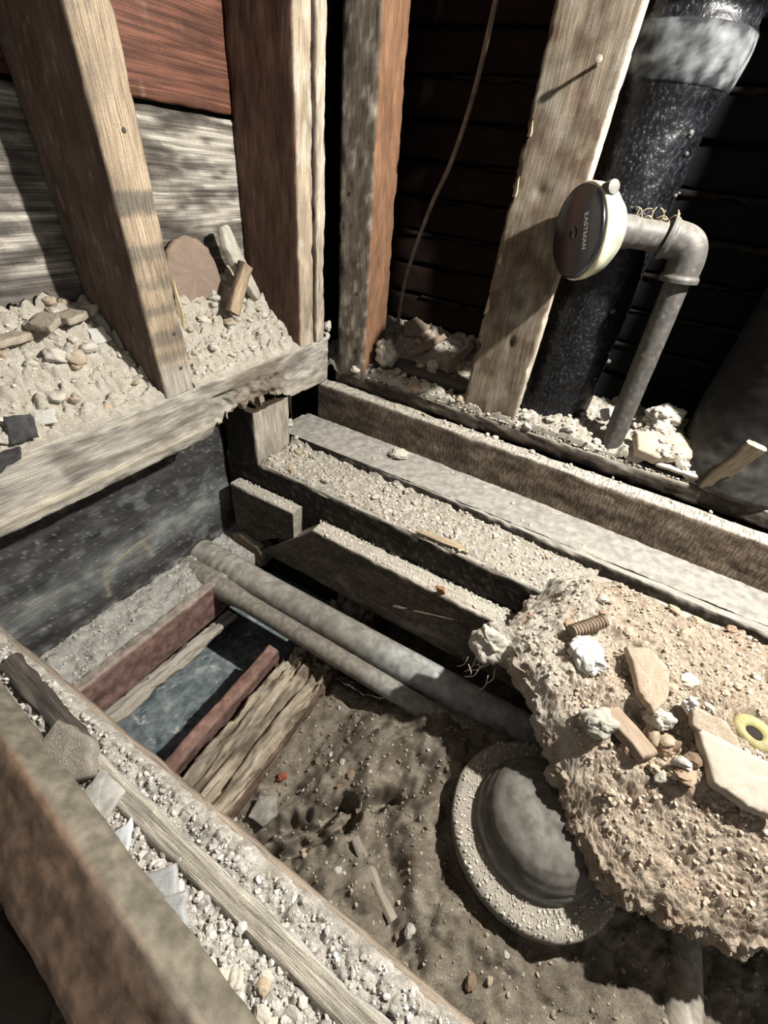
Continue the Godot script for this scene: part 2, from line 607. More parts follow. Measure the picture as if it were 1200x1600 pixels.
func _ready() -> void:
	# ------------------------------------------------ camera, light, exposure
	var cam := Camera3D.new()
	cam.name = "camera"
	cam.transform = Transform3D(Basis(Vector3(0.85993, 0.09680, -0.50114), Vector3(-0.38056, 0.77590, -0.50314), Vector3(0.34013, 0.62338, 0.70406)), Vector3(0, 0.3, 0))
	cam.fov = 99.28
	cam.near = 0.01
	cam.far = 20.0
	add_child(cam)
	cam.current = true
	var env := Environment.new()
	env.background_mode = Environment.BG_COLOR
	env.background_color = Color(0.57, 0.57, 0.57)
	env.tonemap_mode = Environment.TONE_MAPPER_LINEAR
	env.tonemap_exposure = 1.0
	env.sdfgi_enabled = true
	env.ssao_enabled = true
	env.ssil_enabled = true
	var we := WorldEnvironment.new()
	we.name = "environment"
	we.environment = env
	add_child(we)
	var key := OmniLight3D.new()
	key.name = "work_lamp_light"
	key.position = Vector3(0.40, 0.75, -0.60)
	key.light_color = Color(1.0, 0.98, 0.95)
	key.light_energy = 2.9
	key.light_size = 0.015
	key.omni_range = 12.0
	key.omni_attenuation = 2.0
	key.shadow_enabled = true
	add_child(key)

	rng.seed = 77
	n_fbm = noise(FastNoiseLite.TYPE_SIMPLEX_SMOOTH, 1.0, 4, 5)
	n_fine = noise(FastNoiseLite.TYPE_SIMPLEX_SMOOTH, 1.0, 2, 9)
	n_cell = noise(FastNoiseLite.TYPE_CELLULAR, 1.0, 1, 13)
	n_cell.fractal_type = FastNoiseLite.FRACTAL_NONE
	n_cell.cellular_return_type = FastNoiseLite.RETURN_DISTANCE2_SUB
	n_val = noise(FastNoiseLite.TYPE_CELLULAR, 1.0, 1, 13)
	n_val.fractal_type = FastNoiseLite.FRACTAL_NONE
	n_val.cellular_return_type = FastNoiseLite.RETURN_CELL_VALUE
	n_dome = noise(FastNoiseLite.TYPE_CELLULAR, 1.0, 1, 17)
	n_dome.fractal_type = FastNoiseLite.FRACTAL_NONE
	n_dome.cellular_return_type = FastNoiseLite.RETURN_DISTANCE
	make_textures()
	make_materials()
	for k in 6:
		chunk_meshes.append(rock(100 + k, 10, 7, 0.8, 0.22))
	for k in 6:
		chunk_meshes.append(crust(k + 1, 20, 13))
	for k in 4:
		crumb_meshes.append(rock(200 + k, 6, 4, 0.9, 0.1))
	M.pale = rock_mat(222, 214, 196)
	M.tan = rock_mat(205, 185, 155)
	M.gray = rock_mat(206, 200, 188)
	M.white = rock_mat(238, 236, 228)
	M.brown = rock_mat(150, 125, 100)
	M.warm = rock_mat(196, 164, 136)
	M.slate = rock_mat(70, 70, 72)
	M.brick = rock_mat(176, 96, 66)
	for nm in ["pale", "tan", "gray", "white", "brown", "warm"]:
		M[nm].resource_name = {"gray": "greyish", "warm": "reddish tan"}.get(nm, nm)
	var pale := [M.pale, M.pale, M.tan, M.gray]
	var d1 := c8(206, 199, 184)
	var d2 := c8(170, 160, 142)
	var X := Vector3.RIGHT
	var Y := Vector3.UP
	var Z := Vector3.BACK

	# ------------------------------------------------ the setting: walls and ground
	var wl := base("wall_left")
	tag(wl, "board sheathing of the left wall behind the studs", "wall", "", "structure")
	var red := c8(122, 74, 55)
	var gry := c8(140, 132, 120)
	beam("siding_board", Vector3(-0.696, 0.4745, 0.35), Vector3(-0.696, 0.4745, -0.80), Y, 0.02, 0.279, M.bold, {"tints": [red, red, red, red, red], "mottle": 0.3, "rough": 0.0005, "nibble": 0.0015, "paint": func(p: Vector3, _f, c: Color) -> Color:
		var k := ss(0.25, 0.5, fbm(Vector3(p.x * 2.0, p.y * 0.4, 0), 0.05))
		return c.lerp(c8(205, 180, 160), k * 0.25)}, wl)
	beam("siding_board", Vector3(-0.696, 0.190, 0.25), Vector3(-0.696, 0.190, -0.80), Y, 0.02, 0.278, M.bold_b, {"tints": [gry, gry, gry, gry, gry], "mottle": 0.5, "seed": 3.0, "rough": 0.001, "nibble": 0.002, "paint": func(p: Vector3, _f, c: Color) -> Color:
		var k := fbm(Vector3(p.x * 0.3, p.y * 1.6, 2), 0.04) + 0.4 * fbm(Vector3(p.x * 0.2, p.y * 2.0, 7), 0.012)
		c = c.lerp(c8(84, 78, 72), ss(0.05, 0.5, -k) * 0.7)
		c = c.lerp(c8(112, 112, 112), ss(0.62, 0.45, p.x) * 0.5)
		return c.lerp(c8(222, 214, 198), ss(0.05, 0.4, k + 0.25 * ss(0.75, 0.85, p.x) * ss(-0.02, 0.04, p.y)) * 0.75)}, wl)
	beam("siding_board", Vector3(-0.696, -0.02, 0.25), Vector3(-0.696, -0.02, -0.80), Y, 0.02, 0.138, M.bold_b, {"tints": [gry, gry, gry, gry, gry], "step": 0.012}, wl)

	var wb := base("wall_back")
	tag(wb, "dark wall of rough lath boards behind the back studs", "wall", "", "structure")
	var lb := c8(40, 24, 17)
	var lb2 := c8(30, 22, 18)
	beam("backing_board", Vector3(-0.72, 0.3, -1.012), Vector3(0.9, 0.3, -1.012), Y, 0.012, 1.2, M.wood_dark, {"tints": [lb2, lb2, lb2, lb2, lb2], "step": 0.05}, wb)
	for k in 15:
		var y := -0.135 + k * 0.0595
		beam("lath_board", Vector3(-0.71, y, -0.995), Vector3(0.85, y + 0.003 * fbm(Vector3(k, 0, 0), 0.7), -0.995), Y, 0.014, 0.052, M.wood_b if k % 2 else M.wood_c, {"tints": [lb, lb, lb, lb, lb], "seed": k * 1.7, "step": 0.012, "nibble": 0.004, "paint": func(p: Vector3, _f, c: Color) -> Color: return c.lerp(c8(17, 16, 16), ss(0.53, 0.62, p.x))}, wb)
		if k > 0 and k % 2 == 0 or k in [5, 7]:
			var pts := line(Vector3(-0.55 + 0.1 * (k % 3), y - 0.030, -0.987), Vector3(0.3, y - 0.030, -0.987), 90)
			put("plaster_key", tube(pts, 8, func(_t, a: float, p: Vector3): return maxf(0.0008, (0.0035 + 0.006 * fbm(p, 0.05)) * (1.0 + 0.6 * sin(a))), func(p, n): return dust_col(p, n, c8(60, 52, 44), c8(32, 28, 24))), M.grit, wb)

	# what closes the place: foundation below the timbers and the plaster that is left to the right
	var fd := c8(70, 64, 58)
	var fs := [fd, fd, fd, fd, fd]
	tag(beam("trim_2", Vector3(-0.735, -0.50, 1.0), Vector3(-0.735, -0.50, -1.05), Y, 0.04, 0.9, M.smudge, {"tints": fs, "step": 0.06}), "dark foundation below the left wall", "wall", "", "structure")
	tag(beam("trim_3", Vector3(-0.75, -0.53, -1.03), Vector3(1.2, -0.53, -1.03), Y, 0.04, 0.84, M.smudge, {"tints": fs, "step": 0.06}), "dark foundation below the back wall", "wall", "", "structure")
	tag(beam("backing_wall", Vector3(-0.72, 0.3, 1.0), Vector3(-0.72, 0.3, -1.03), Y, 0.012, 1.2, M.wood_dark, {"tints": fs, "step": 0.06}), "dark backing behind the left siding boards", "wall", "", "structure")
	tag(beam("ceiling", Vector3(-0.75, 1.2, -0.42), Vector3(1.2, 1.2, -0.42), Y, 1.3, 0.03, M.smudge, {"tints": fs, "step": 0.08}), "dark ceiling over the wall corner, above the picture", "ceiling", "", "structure")
	var pw := c8(190, 182, 168)
	tag(beam("wall_right", Vector3(0.26, 0.62, -0.788), Vector3(1.2, 0.62, -0.788), Y, 0.018, 0.85, M.grit, {"tints": [pw, pw, pw, pw, pw], "step": 0.03}), "plaster left on the back wall outside the picture at the right", "wall", "", "structure")
	tag(put("floor", heap_mesh(-0.75, 1.2, 0.13, 0.9, 0.05, func(x, z): return -0.58 + 0.02 * fbm(Vector3(x, 0, z), 0.2), func(p, n): return dust_col(p, n, c8(120, 108, 92), c8(90, 80, 66))), M.dirt), "bare dirt ground nearer than the near joist", "ground", "", "structure")

	# ground under the floor
	var crack := [Vector2(-0.2021, -0.1161), Vector2(-0.1634, -0.1591), Vector2(-0.129, -0.172), Vector2(-0.1075, -0.2107), Vector2(-0.0731, -0.2236), Vector2(-0.0516, -0.2494)]
	var crack2 := [Vector2(-0.172, -0.1032), Vector2(-0.129, -0.1419), Vector2(-0.0989, -0.1763), Vector2(-0.086, -0.2021)]
	var valley := [Vector2(-0.043, -0.2838), Vector2(-0.0387, -0.215), Vector2(-0.0086, -0.1634), Vector2(0.0258, -0.1118)]
	var near_line := func(q: Vector2, pl: Array) -> float:
		var best := 9.0
		for i in pl.size() - 1:
			best = minf(best, q.distance_to(Geometry2D.get_closest_point_to_segment(q, pl[i], pl[i + 1])))
		return best
	var ground := func(x: float, z: float) -> float:
		var p := Vector3(x, 0, z)
		var q := Vector2(x + 0.012 * fbm(p, 0.03), z + 0.012 * fbm(p + X, 0.03))
		var y := -0.60 + 0.09 * ss(-0.34, -0.24, x) + 0.11 * ss(-0.24, 0.02, x) + 0.03 * fbm(p, 0.16)
		y -= 0.10 * ss(-0.36, -0.55, z)
		y -= 0.05 * ss(-0.34, -0.38, x)
		var d: float = near_line.call(q, crack)
		y -= 0.050 * exp(-d * d / 0.00010)
		d = near_line.call(q, crack2)
		y -= 0.040 * exp(-d * d / 0.00008)
		d = near_line.call(q, valley)
		y -= 0.024 * exp(-d * d / 0.0006)
		y += 0.012 * lump(p, 0.035) * clampf(0.5 + 1.5 * fbm(p + Z * 3.0, 0.08), 0, 1) + 0.007 * fbm(p, 0.03) + 0.0034 * lump(p + Y, 0.009) + 0.0014 * fine(p, 0.006)
		return y
	var fl := put("floor", heap_mesh(-0.72, 0.9, -1.0, 0.14, 0.0034, ground, func(p, n): return dust_col(p, n, c8(162, 151, 132), c8(112, 100, 84), 0.05)), M.dirt)
	tag(fl, "bare dirt ground under the opened floor", "ground", "", "structure")
	crumbs(fl, 5000, -0.27, 0.5, -0.45, 0.0, ground, 0.001, 0.006, c8(168, 157, 138), c8(112, 99, 82), null, "crumbs")
	var pit := put("trim_1", surf(150, 200, func(u, v): return Vector3(lerpf(-0.62, -0.33, u), -0.605 + 0.004 * fbm(Vector3(u, v, 0), 0.5) - (0.05 if u < 0.01 or v < 0.01 or u > 0.99 or v > 0.99 else 0.0), lerpf(-0.62, 0.1, v)), func(p: Vector3, _n) -> Color:
		var k := fbm(p, 0.07)
		return c8(128, 142, 145).lerp(c8(170, 178, 178), ss(0.1, 0.5, k)).lerp(c8(92, 106, 112), ss(0.1, 0.5, -k)).lerp(c8(214, 218, 214), ss(0.05, 0.02, absf(fbm(p + Z * 4.0, 0.06))) * ss(0.0, 0.3, fbm(p + X, 0.05)) * 0.8)), M.smudge)
	tag(pit, "flat blue grey floor of the small pit beside the red board", "floor", "", "structure")

	# ------------------------------------------------ left wall timbers
	var plate := beam("sill_plate", Vector3(-0.6205, -0.047, 0.2), Vector3(-0.6205, -0.047, -0.775), Y, 0.129, 0.094, M.wood_c, {"tints": [c8(188, 182, 169), c8(206, 200, 187), d2, d2, c8(140, 130, 115)], "rough": 0.0012, "nibble": 0.004, "step": 0.004, "dust": 0.7, "seed": 1.0, "mottle": 0.45,
		"cut": func(p: Vector3) -> Vector3:
			var k := ss(0.62, 0.69, p.x) * (1.0 - ss(0.80, 0.87, p.x))
			var lim := -0.047 + k * (0.030 + 0.030 * fbm(Vector3(p.x, 0, 0), 0.02) + 0.01 * fbm(Vector3(p.x, p.z, 2), 0.008))
			if p.y < lim:
				p.y = lim
			if p.y < 0.02:
				p.z -= maxf(0.0, k * (0.010 * lump(p, 0.018) + 0.012 * fbm(p, 0.02)))
			# ridge of old dirt along the lower half of the face
			var rd := (p.y + 0.026 + 0.006 * fbm(Vector3(p.x, 0, 5), 0.08)) / 0.005
			if p.z > 0.05:
				p.z += 0.0035 * exp(-rd * rd) * ss(0.75, 0.55, p.x)
			return p,
		"paint": func(p: Vector3, f: int, c: Color) -> Color:
			if f == 0:
				var k := fbm(Vector3(p.x * 0.5, p.y * 2.0, 1), 0.05)
				c = c.lerp(c8(128, 120, 108), ss(0.0, 0.5, -k) * 0.8).lerp(c8(226, 215, 190), ss(0.2, 0.5, k) * 0.6)
				var rd := (p.y + 0.026) / 0.006
				c = c.lerp(c8(222, 208, 178), 0.5 * exp(-rd * rd))
				c = c.lerp(c8(120, 96, 74), ss(0.68, 0.72, p.x) * ss(0.85, 0.8, p.x) * 0.6)
			return c})
	tag(plate, "thick weathered grey sill timber under the left studs with a rotted lower edge", "timber")

	var bj := c8(78, 78, 76)
	var black := beam("rim_joist", Vector3(-0.680, -0.258, 0.2), Vector3(-0.680, -0.258, -0.545), Y, 0.05, 0.335, M.wood_dark, {"tints": [bj, bj, bj, bj, bj], "step": 0.004, "seed": 2.0, "rough": 0.0012, "mottle": 0.5,
		"paint": func(p: Vector3, f: int, c: Color) -> Color:
			if f == 0:
				var t := p.y + 0.05 + 0.02 * fbm(Vector3(p.x, 0, 0), 0.12)
				var k := exp(-t * t / 0.0012) * (0.55 + 0.6 * fbm(p, 0.06)) + 0.35 * ss(0.15, 0.6, fbm(p + Z, 0.05)) + 0.5 * ss(0.35, 0.7, fine(p, 0.006))
				k += 0.7 * ss(-0.125, -0.155, p.y) * ss(0.0, 0.4, fbm(p, 0.02))
				c = c.lerp(c8(176, 180, 178), clampf(k, 0, 0.85))
				var dm := 9.0
				var q := Vector2(0.2 - p.x, p.y - 0.258) + Vector2(fine(p, 0.02), fine(p + Y, 0.02)) * 0.003
				for sg in [[Vector2(-0.235, -0.372), Vector2(-0.243, -0.318)], [Vector2(-0.243, -0.318), Vector2(-0.30, -0.306)], [Vector2(-0.30, -0.306), Vector2(-0.345, -0.300)], [Vector2(-0.322, -0.303), Vector2(-0.335, -0.345)]]:
					dm = minf(dm, q.distance_to(Geometry2D.get_closest_point_to_segment(q, sg[0], sg[1])))
				c = c.lerp(c8(176, 166, 138), ss(0.006, 0.001, dm) * 0.75)
			return c})
	tag(black, "blackened wide joist with pale dust smears under the grey sill", "timber")
	var tan := c8(186, 164, 134)
	var brn := c8(118, 98, 82)
	var s1 := beam("wall_stud", Vector3(-0.6205, 0.0, -0.4005), Vector3(-0.6205, 0.8, -0.376), X, 0.053, 0.129, M.wood, {"tints": [brn, tan, brn, brn, brn], "seed": 4.0, "step": 0.005, "rough": 0.0005, "nibble": 0.003,
		"paint": func(p: Vector3, f: int, c: Color) -> Color:
			if f == 1:
				var fr := fbm(Vector3(p.x * 0.3, p.z * 3.0, 0), 0.012) * 0.006
				var k := 0.0
				for bnd in [[0.235, 0.011, 1.0], [0.185, 0.008, 0.75], [0.150, 0.006, 0.6], [0.118, 0.006, 0.7], [0.083, 0.009, 0.7], [0.056, 0.006, 0.6]]:
					var d: float = absf(p.x + fr - bnd[0]) - bnd[1]
					k = maxf(k, bnd[2] * (1.0 - ss(-0.002, 0.003, d)))
				k += 0.55 * ss(0.35, 0.34, absf(p.x - 0.02) * 14.0 + 0.0)
				k += 0.6 * ss(0.1, 0.5, fbm(p + Z, 0.05)) * ss(0.28, 0.36, p.x)
				c = c.lerp(c8(122, 114, 102), clampf(k, 0, 0.9))
				c = c.lerp(c8(205, 198, 184), ss(0.06, 0.02, p.x) * 0.7)
			elif f == 2:
				c = c.lerp(c8(165, 145, 122), 0.6 * ss(0.3, 0.6, fine(Vector3(p.x * 0.2, p.y, p.z), 0.006)))
			return c})
	tag(s1, "leaning foreground stud with a tan face crossed by grey lath stains", "stud")
	for nl in [[0.30, 0.004], [0.085, 0.010], [0.036, 0.008]]:
		var nh := put("nail_head", rock(300, 8, 5, 0.4, 0.05), rock_mat(92, 86, 80), s1, Vector3(nl[0], 0.065, nl[1]))
		nh.scale = Vector3(0.006, 0.005, 0.006)
	var sp := put("split_splinter", slab_mesh([Vector2(0.0, 0.0), Vector2(0.02, -0.003), Vector2(0.075, -0.001), Vector2(0.02, 0.004)], 0.004, 0.001, func(_p, _n): return c8(225, 200, 150)), M.wood, s1, Vector3(0.085, 0.066, 0.027))
	sp.rotation = Vector3(0.6, 0.0, 0)

	var s2 := beam("wall_stud", Vector3(-0.6205, 0.0, -0.706), Vector3(-0.6205, 0.8, -0.704), X, 0.042, 0.129, M.wood_b, {"tints": [brn, c8(190, 170, 142), c8(106, 77, 62), brn, brn], "seed": 5.0, "step": 0.005, "rough": 0.0004, "nibble": 0.004,
		"paint": func(p: Vector3, f: int, c: Color) -> Color:
			if f == 1:
				c = c.lerp(c8(232, 224, 205), ss(0.0, 0.4, fbm(Vector3(p.x * 0.4, p.z, 3), 0.03)) * 0.6)
			return c})
	tag(s2, "brown stud in the left wall nearest the corner with a bleached edge", "stud")
	for nl in [[0.10, 0.02], [0.27, 0.055], [0.40, 0.01]]:
		var nh := put("nail_head", rock(301, 8, 5, 0.4, 0.05), rock_mat(96, 70, 58), s2, Vector3(nl[0], nl[1], 0.022))
		nh.rotation = Vector3(PI / 2, 0, 0)
		nh.scale = Vector3(0.008, 0.005, 0.008)
	var fil := beam("lath_strip", Vector3(-0.590, 0.01, -0.7305), Vector3(-0.590, 0.8, -0.7285), X, 0.007, 0.046, M.wood, {"tints": [c8(150, 110, 80), c8(150, 110, 80), brn, brn, brn], "seed": 6.0})
	tag(fil, "thin reddish strip squeezed between the corner stud and its pale batten", "batten")
	var bat := beam("corner_batten", Vector3(-0.580, 0.0, -0.748), Vector3(-0.580, 0.8, -0.746), X, 0.026, 0.05, M.wood_c, {"tints": [brn, c8(206, 190, 165), brn, brn, brn], "seed": 7.0, "rough": 0.002, "nibble": 0.004, "step": 0.004})
	tag(bat, "pale split batten standing beside the dark gap in the wall corner", "batten")

	# ------------------------------------------------ back wall timbers
	var s3 := beam("wall_stud", Vector3(-0.5115, -0.078, -0.8425), Vector3(-0.531, 0.8, -0.8425), Z, 0.072, 0.085, M.wood_c, {"tints": [c8(150, 106, 75), c8(124, 113, 98), brn, brn, brn], "seed": 8.0, "step": 0.005, "rough": 0.0005, "nibble": 0.004,
		"paint": func(p: Vector3, f: int, c: Color) -> Color:
			if f == 1:
				var k := fbm(Vector3(p.x * 0.8, p.z * 1.5, 1), 0.03)
				c = c.lerp(c8(215, 205, 186), ss(0.1, 0.5, k) * 0.6).lerp(c8(84, 70, 58), ss(0.1, 0.5, -k) * 0.8)
			return c})
	tag(s3, "grey corner stud of the back wall with an orange brown side", "stud")

	var sd := beam("wide_stud", Vector3(-0.191, -0.082, -0.8185), Vector3(-0.1885, 0.8, -0.8185), Z, 0.107, 0.025, M.wood, {"tints": [c8(196, 184, 164), c8(146, 130, 109), brn, brn, brn], "seed": 9.0, "step": 0.0035, "rough": 0.0004, "nibble": 0.006,
		"cut": func(p: Vector3) -> Vector3:
			for nk in [[0.135, 0.016, 0.010], [0.205, 0.022, 0.008], [0.36, 0.01, 0.006], [0.43, 0.012, 0.006]]:
				var d: float = absf(p.x - nk[0]) / nk[1]
				if d < 1.0 and p.z < -0.03:
					p.z = maxf(p.z, -0.0535 + nk[2] * (1.0 - d * d) * (1.0 + 0.8 * fbm(p, 0.006)))
			# a torn knot hole
			var q := Vector2(p.x - 0.155, (p.z - 0.008) * 2.0)
			if p.y > 0.0:
				p.y -= 0.005 * exp(-q.length_squared() / 0.00012)
				p.y -= 0.003 * exp(-Vector2(p.x - 0.37, p.z + 0.012).length_squared() / 0.00008)
			return p,
		"paint": func(p: Vector3, f: int, c: Color) -> Color:
			if f == 1:
				var k := fbm(Vector3(p.x, p.z, 1), 0.06)
				c = c.lerp(c8(104, 80, 62), ss(0.0, 0.4, k) * 0.75)
				c = c.lerp(c8(176, 168, 150), ss(0.1, 0.5, -k) * 0.6)
				for st in [[0.115, 0.4], [0.25, 0.3], [0.34, 0.25]]:
					c = c.lerp(c8(120, 98, 80), st[1] * exp(-pow((p.x - st[0]) / 0.012, 2.0)))
				c = c.lerp(c8(62, 44, 34), 0.85 * exp(-Vector2(p.x - 0.155, (p.z - 0.008) * 2.0).length_squared() / 0.0001))
			return c})
	tag(sd, "wide weathered board stud beside the black stack with a bent nail", "stud")
	var nail := put("bent_nail", tube(smooth_path([Vector3(-0.171, 0.421, -0.812), Vector3(-0.170, 0.422, -0.798), Vector3(-0.166, 0.424, -0.786)], 12), 8, func(t: float, _a, _p): return 0.0045 if t > 0.88 else 0.0022, func(_p, _n): return c8(120, 110, 98)), M.iron, sd)
	nail.transform = sd.transform.affine_inverse()
	var tn := put("splinter", slab_mesh([Vector2(0.0, -0.003), Vector2(0.035, 0.0), Vector2(0.012, 0.006), Vector2(0.0, 0.006)], 0.006, 0.001, func(_p, _n): return c8(214, 190, 150)), M.wood, sd, Vector3(0.19, 0.008, -0.050))
	tn.rotation = Vector3(1.2, 0.0, 0.0)

	for sv in [[0.36, -0.048, 0.026], [0.43, -0.047, 0.020], [0.27, -0.047, 0.018]]:
		var sq := put("splinter", slab_mesh([Vector2(0.0, -0.002), Vector2(sv[2], 0.0), Vector2(sv[2] * 0.3, 0.004), Vector2(0.0, 0.004)], 0.004, 0.0008, func(_p, _n): return c8(196, 178, 146)), M.wood, sd, Vector3(sv[0], 0.011, sv[1]))
		sq.rotation = Vector3(1.2, 0.0, 0.08)
	for nl in [[0.17, 0.01], [0.33, -0.012], [0.06, 0.015]]:
		var nh := put("nail_head", rock(302, 8, 5, 0.4, 0.05), rock_mat(84, 74, 66), s3, Vector3(nl[0], 0.043, nl[1]))
		nh.scale = Vector3(0.006, 0.005, 0.006)
	var sole := beam("sole_timber", Vector3(-0.55, -0.088, -0.845), Vector3(0.75, -0.088, -0.836), Y, 0.09, 0.032, M.wood_dark, {"tints": [c8(82, 72, 62), c8(120, 108, 94), bj, bj, bj], "seed": 10.0, "rough": 0.002, "nibble": 0.006, "dust": 0.5})
	tag(sole, "dark splintered sole timber under the back wall rubble", "timber")
	var db := beam("dark_board", Vector3(-0.470, -0.056, -0.872), Vector3(-0.255, -0.052, -0.880), Y, 0.085, 0.022, M.wood_dark, {"tints": [c8(72, 66, 60), c8(96, 90, 84), bj, bj, bj], "seed": 11.0, "dust": 0.15})
	tag(db, "dark flat board lying between the corner stud and the wide stud", "board")

	# ------------------------------------------------ floor joists on the right
	var dk := c8(92, 80, 66)
	var dk2 := c8(66, 60, 53)
	var j1 := beam("floor_joist", Vector3(-0.572, -0.172, -0.781), Vector3(0.75, -0.172, -0.750), Y, 0.036, 0.146, M.saw, {"tints": [c8(124, 106, 88), d1, dk, dk, dk], "seed": 12.0, "dust": 0.9, "rough": 0.001, "nibble": 0.003,
		"paint": func(p: Vector3, f: int, c: Color) -> Color:
			if f == 0:
				var k := fbm(Vector3(p.x, p.y * 1.5, 1), 0.08)
				c = c.lerp(c8(84, 72, 60), ss(0.0, 0.4, k) * 0.6).lerp(c8(170, 152, 130), ss(0.1, 0.5, -k) * 0.5)
				c = c.lerp(c8(62, 56, 52), ss(0.25, 0.0, p.x) * 0.45)
			return c})
	tag(j1, "saw marked brown joist closest to the back wall with a pale top edge", "joist")
	var j2 := beam("floor_joist", Vector3(-0.604, -0.257, -0.7105), Vector3(0.75, -0.257, -0.684), Y, 0.1, 0.15, M.wood_b, {"tints": [dk2, d1, dk, dk, dk], "seed": 13.0, "dust": 1.0, "rough": 0.0014, "nibble": 0.004, "dustc": c8(198, 191, 176),
		"paint": func(p: Vector3, f: int, c: Color) -> Color:
			if f == 1:
				c = c.lerp(c8(150, 147, 140), ss(0.0, 0.4, fbm(p, 0.07)) * 0.6)
			return c})
	tag(j2, "dark joist with a smooth dusty top second from the back wall", "joist")
	var j3 := beam("floor_joist", Vector3(-0.652, -0.305, -0.600), Vector3(0.75, -0.305, -0.594), Y, 0.102, 0.2, M.wood_dark, {"tints": [c8(62, 57, 51), d1, dk, dk, dk], "seed": 14.0, "dust": 1.0, "rough": 0.0014, "nibble": 0.005})
	tag(j3, "dark joist covered with crumbled mortar third from the back wall", "joist")
	var post := beam("post_stub", Vector3(-0.606, -0.21, -0.599), Vector3(-0.606, -0.092, -0.599), Z, 0.088, 0.104, M.wood_dark, {"tints": [c8(188, 178, 160), c8(72, 68, 62), dk, dk, dk], "seed": 15.0, "rough": 0.002, "nibble": 0.005})
	tag(post, "short notched post stub with a pale side under the rotted sill end", "timber")
	var wood_slab := func(called: String, outl: Array, z: float, th: float, ca: Color, sub: int, label: String, cat: String, m: Material, dust: float) -> MeshInstance3D:
		var o := put(called, slab_mesh(outl, th, 0.0022, func(p: Vector3, n: Vector3) -> Color:
			var k := 1.0 + 0.5 * fbm(Vector3(p.x * 0.3, p.y, z), 0.03)
			return Color(ca.r * k, ca.g * k, ca.b * k).lerp(d1, ss(0.3, 0.8, n.y) * dust + 0.25 * dust * ss(0.2, 0.6, fine(p, 0.02))), sub), m, null, Vector3(0, 0, z))
		return tag(o, label, cat) as MeshInstance3D
	var blk := beam("blocking_piece", Vector3(-0.618, -0.335, -0.532), Vector3(-0.449, -0.335, -0.532), Y, 0.031, 0.152, M.wood_c, {"tints": [c8(92, 80, 68), d1, dk, dk, c8(180, 170, 152)], "seed": 28.0, "step": 0.004, "dust": 1.0, "rough": 0.0005,
		"cut": func(p: Vector3) -> Vector3:
			var lo := lerpf(-0.076, 0.004, ss(0.02, 0.155, p.x) * 0.85 + 0.15 * ss(0.145, 0.169, p.x))
			p.y = lerpf(0.076, lo, (0.076 - p.y) / 0.152)
			return p})
	tag(blk, "short clipped wood block nailed against the third joist by the black joist", "block")
	var j4 := beam("cut_joist", Vector3(-0.530, -0.341, -0.530), Vector3(0.32, -0.341, -0.522), Y, 0.040, 0.142, M.wood, {"tints": [c8(104, 92, 78), d1, dk, dk, c8(120, 106, 88)], "seed": 29.0, "step": 0.005, "dust": 1.0, "rough": 0.0006, "nibble": 0.004,
		"cut": func(p: Vector3) -> Vector3:
			var x0 := lerpf(0.0, 0.135, clampf((p.y + 0.058) / 0.125, 0, 1)) + 0.02 * ss(-0.058, -0.071, p.y)
			p.x = lerpf(x0, 0.85, p.x / 0.85)
			return p,
		"paint": func(p: Vector3, f: int, c: Color) -> Color:
			if f == 0:
				c = c.lerp(c8(160, 148, 128), ss(0.1, 0.4, fbm(Vector3(p.x * 0.6, p.y, 4), 0.05)) * ss(0.02, -0.04, p.y) * 0.6)
			return c})
	tag(j4, "joist piece with a slanted cut end above the two pipes", "joist")
	wood_slab.call("scrap_board", [Vector2(-0.575, -0.46), Vector2(-0.625, -0.44), Vector2(-0.625, -0.40), Vector2(-0.60, -0.385), Vector2(-0.545, -0.40), Vector2(-0.53, -0.425), Vector2(-0.535, -0.455)], -0.515, 0.02, c8(150, 128, 106), 8, "small pale scrap of board behind the thick pipe end", "board", M.wood_b, 0.6)
	var stick := put("wood_splinter", tube(line(Vector3(-0.195, -0.345, -0.495), Vector3(-0.075, -0.300, -0.497), 20), 6, func(t: float, _a, p: Vector3): return 0.003 * (1.1 - t) + 0.001 * fbm(p, 0.01), func(_p, _n): return c8(128, 112, 92)), M.wood)
	tag(stick, "long thin splinter stuck across the face of the slant cut joist", "splinter")
	var chip := put("wood_chip", slab_mesh([Vector2(-0.006, 0.0), Vector2(0.006, 0.0), Vector2(0.004, 0.022), Vector2(-0.007, 0.028)], 0.006, 0.002, func(_p, _n): return c8(196, 132, 84)), M.wood, null, Vector3(-0.117, -0.272, -0.512))
	chip.rotation = Vector3(0.3, 0.5, 0.3)
	tag(chip, "orange wood chip standing on the slant cut joist", "chip")

	# ------------------------------------------------ pit on the left
	var rb := beam("red_board", Vector3(-0.572, -0.462, 0.12), Vector3(-0.556, -0.455, -0.425), Y, 0.024, 0.092, M.smudge, {"tints": [c8(136, 104, 96), c8(150, 130, 118), brn, brn, brn], "seed": 16.0, "rough": 0.001, "nibble": 0.002, "dust": 0.35})
	tag(rb, "dusty red brown board standing along the edge of the pit", "board")
	var ws := beam("crusted_lath", Vector3(-0.553, -0.520, 0.1), Vector3(-0.535, -0.517, -0.40), Y, 0.034, 0.014, M.grit, {"tints": [d2, d1, d2, d2, d2], "seed": 17.0, "rough": 0.005, "nibble": 0.008, "dust": 1.0, "step": 0.004})
	tag(ws, "white crusted lath along the foot of the red brown board", "lath")
	var ledge := func(x: float, z: float) -> float:
		var p := Vector3(x, 0, z)
		var t := (x + 0.655) / 0.1
		return -0.402 - 0.016 * t - 0.01 * ss(-0.2, -0.5, z) + 0.010 * fbm(p, 0.05) + 0.0028 * lump(p, 0.012) + 0.0012 * fine(p, 0.004)
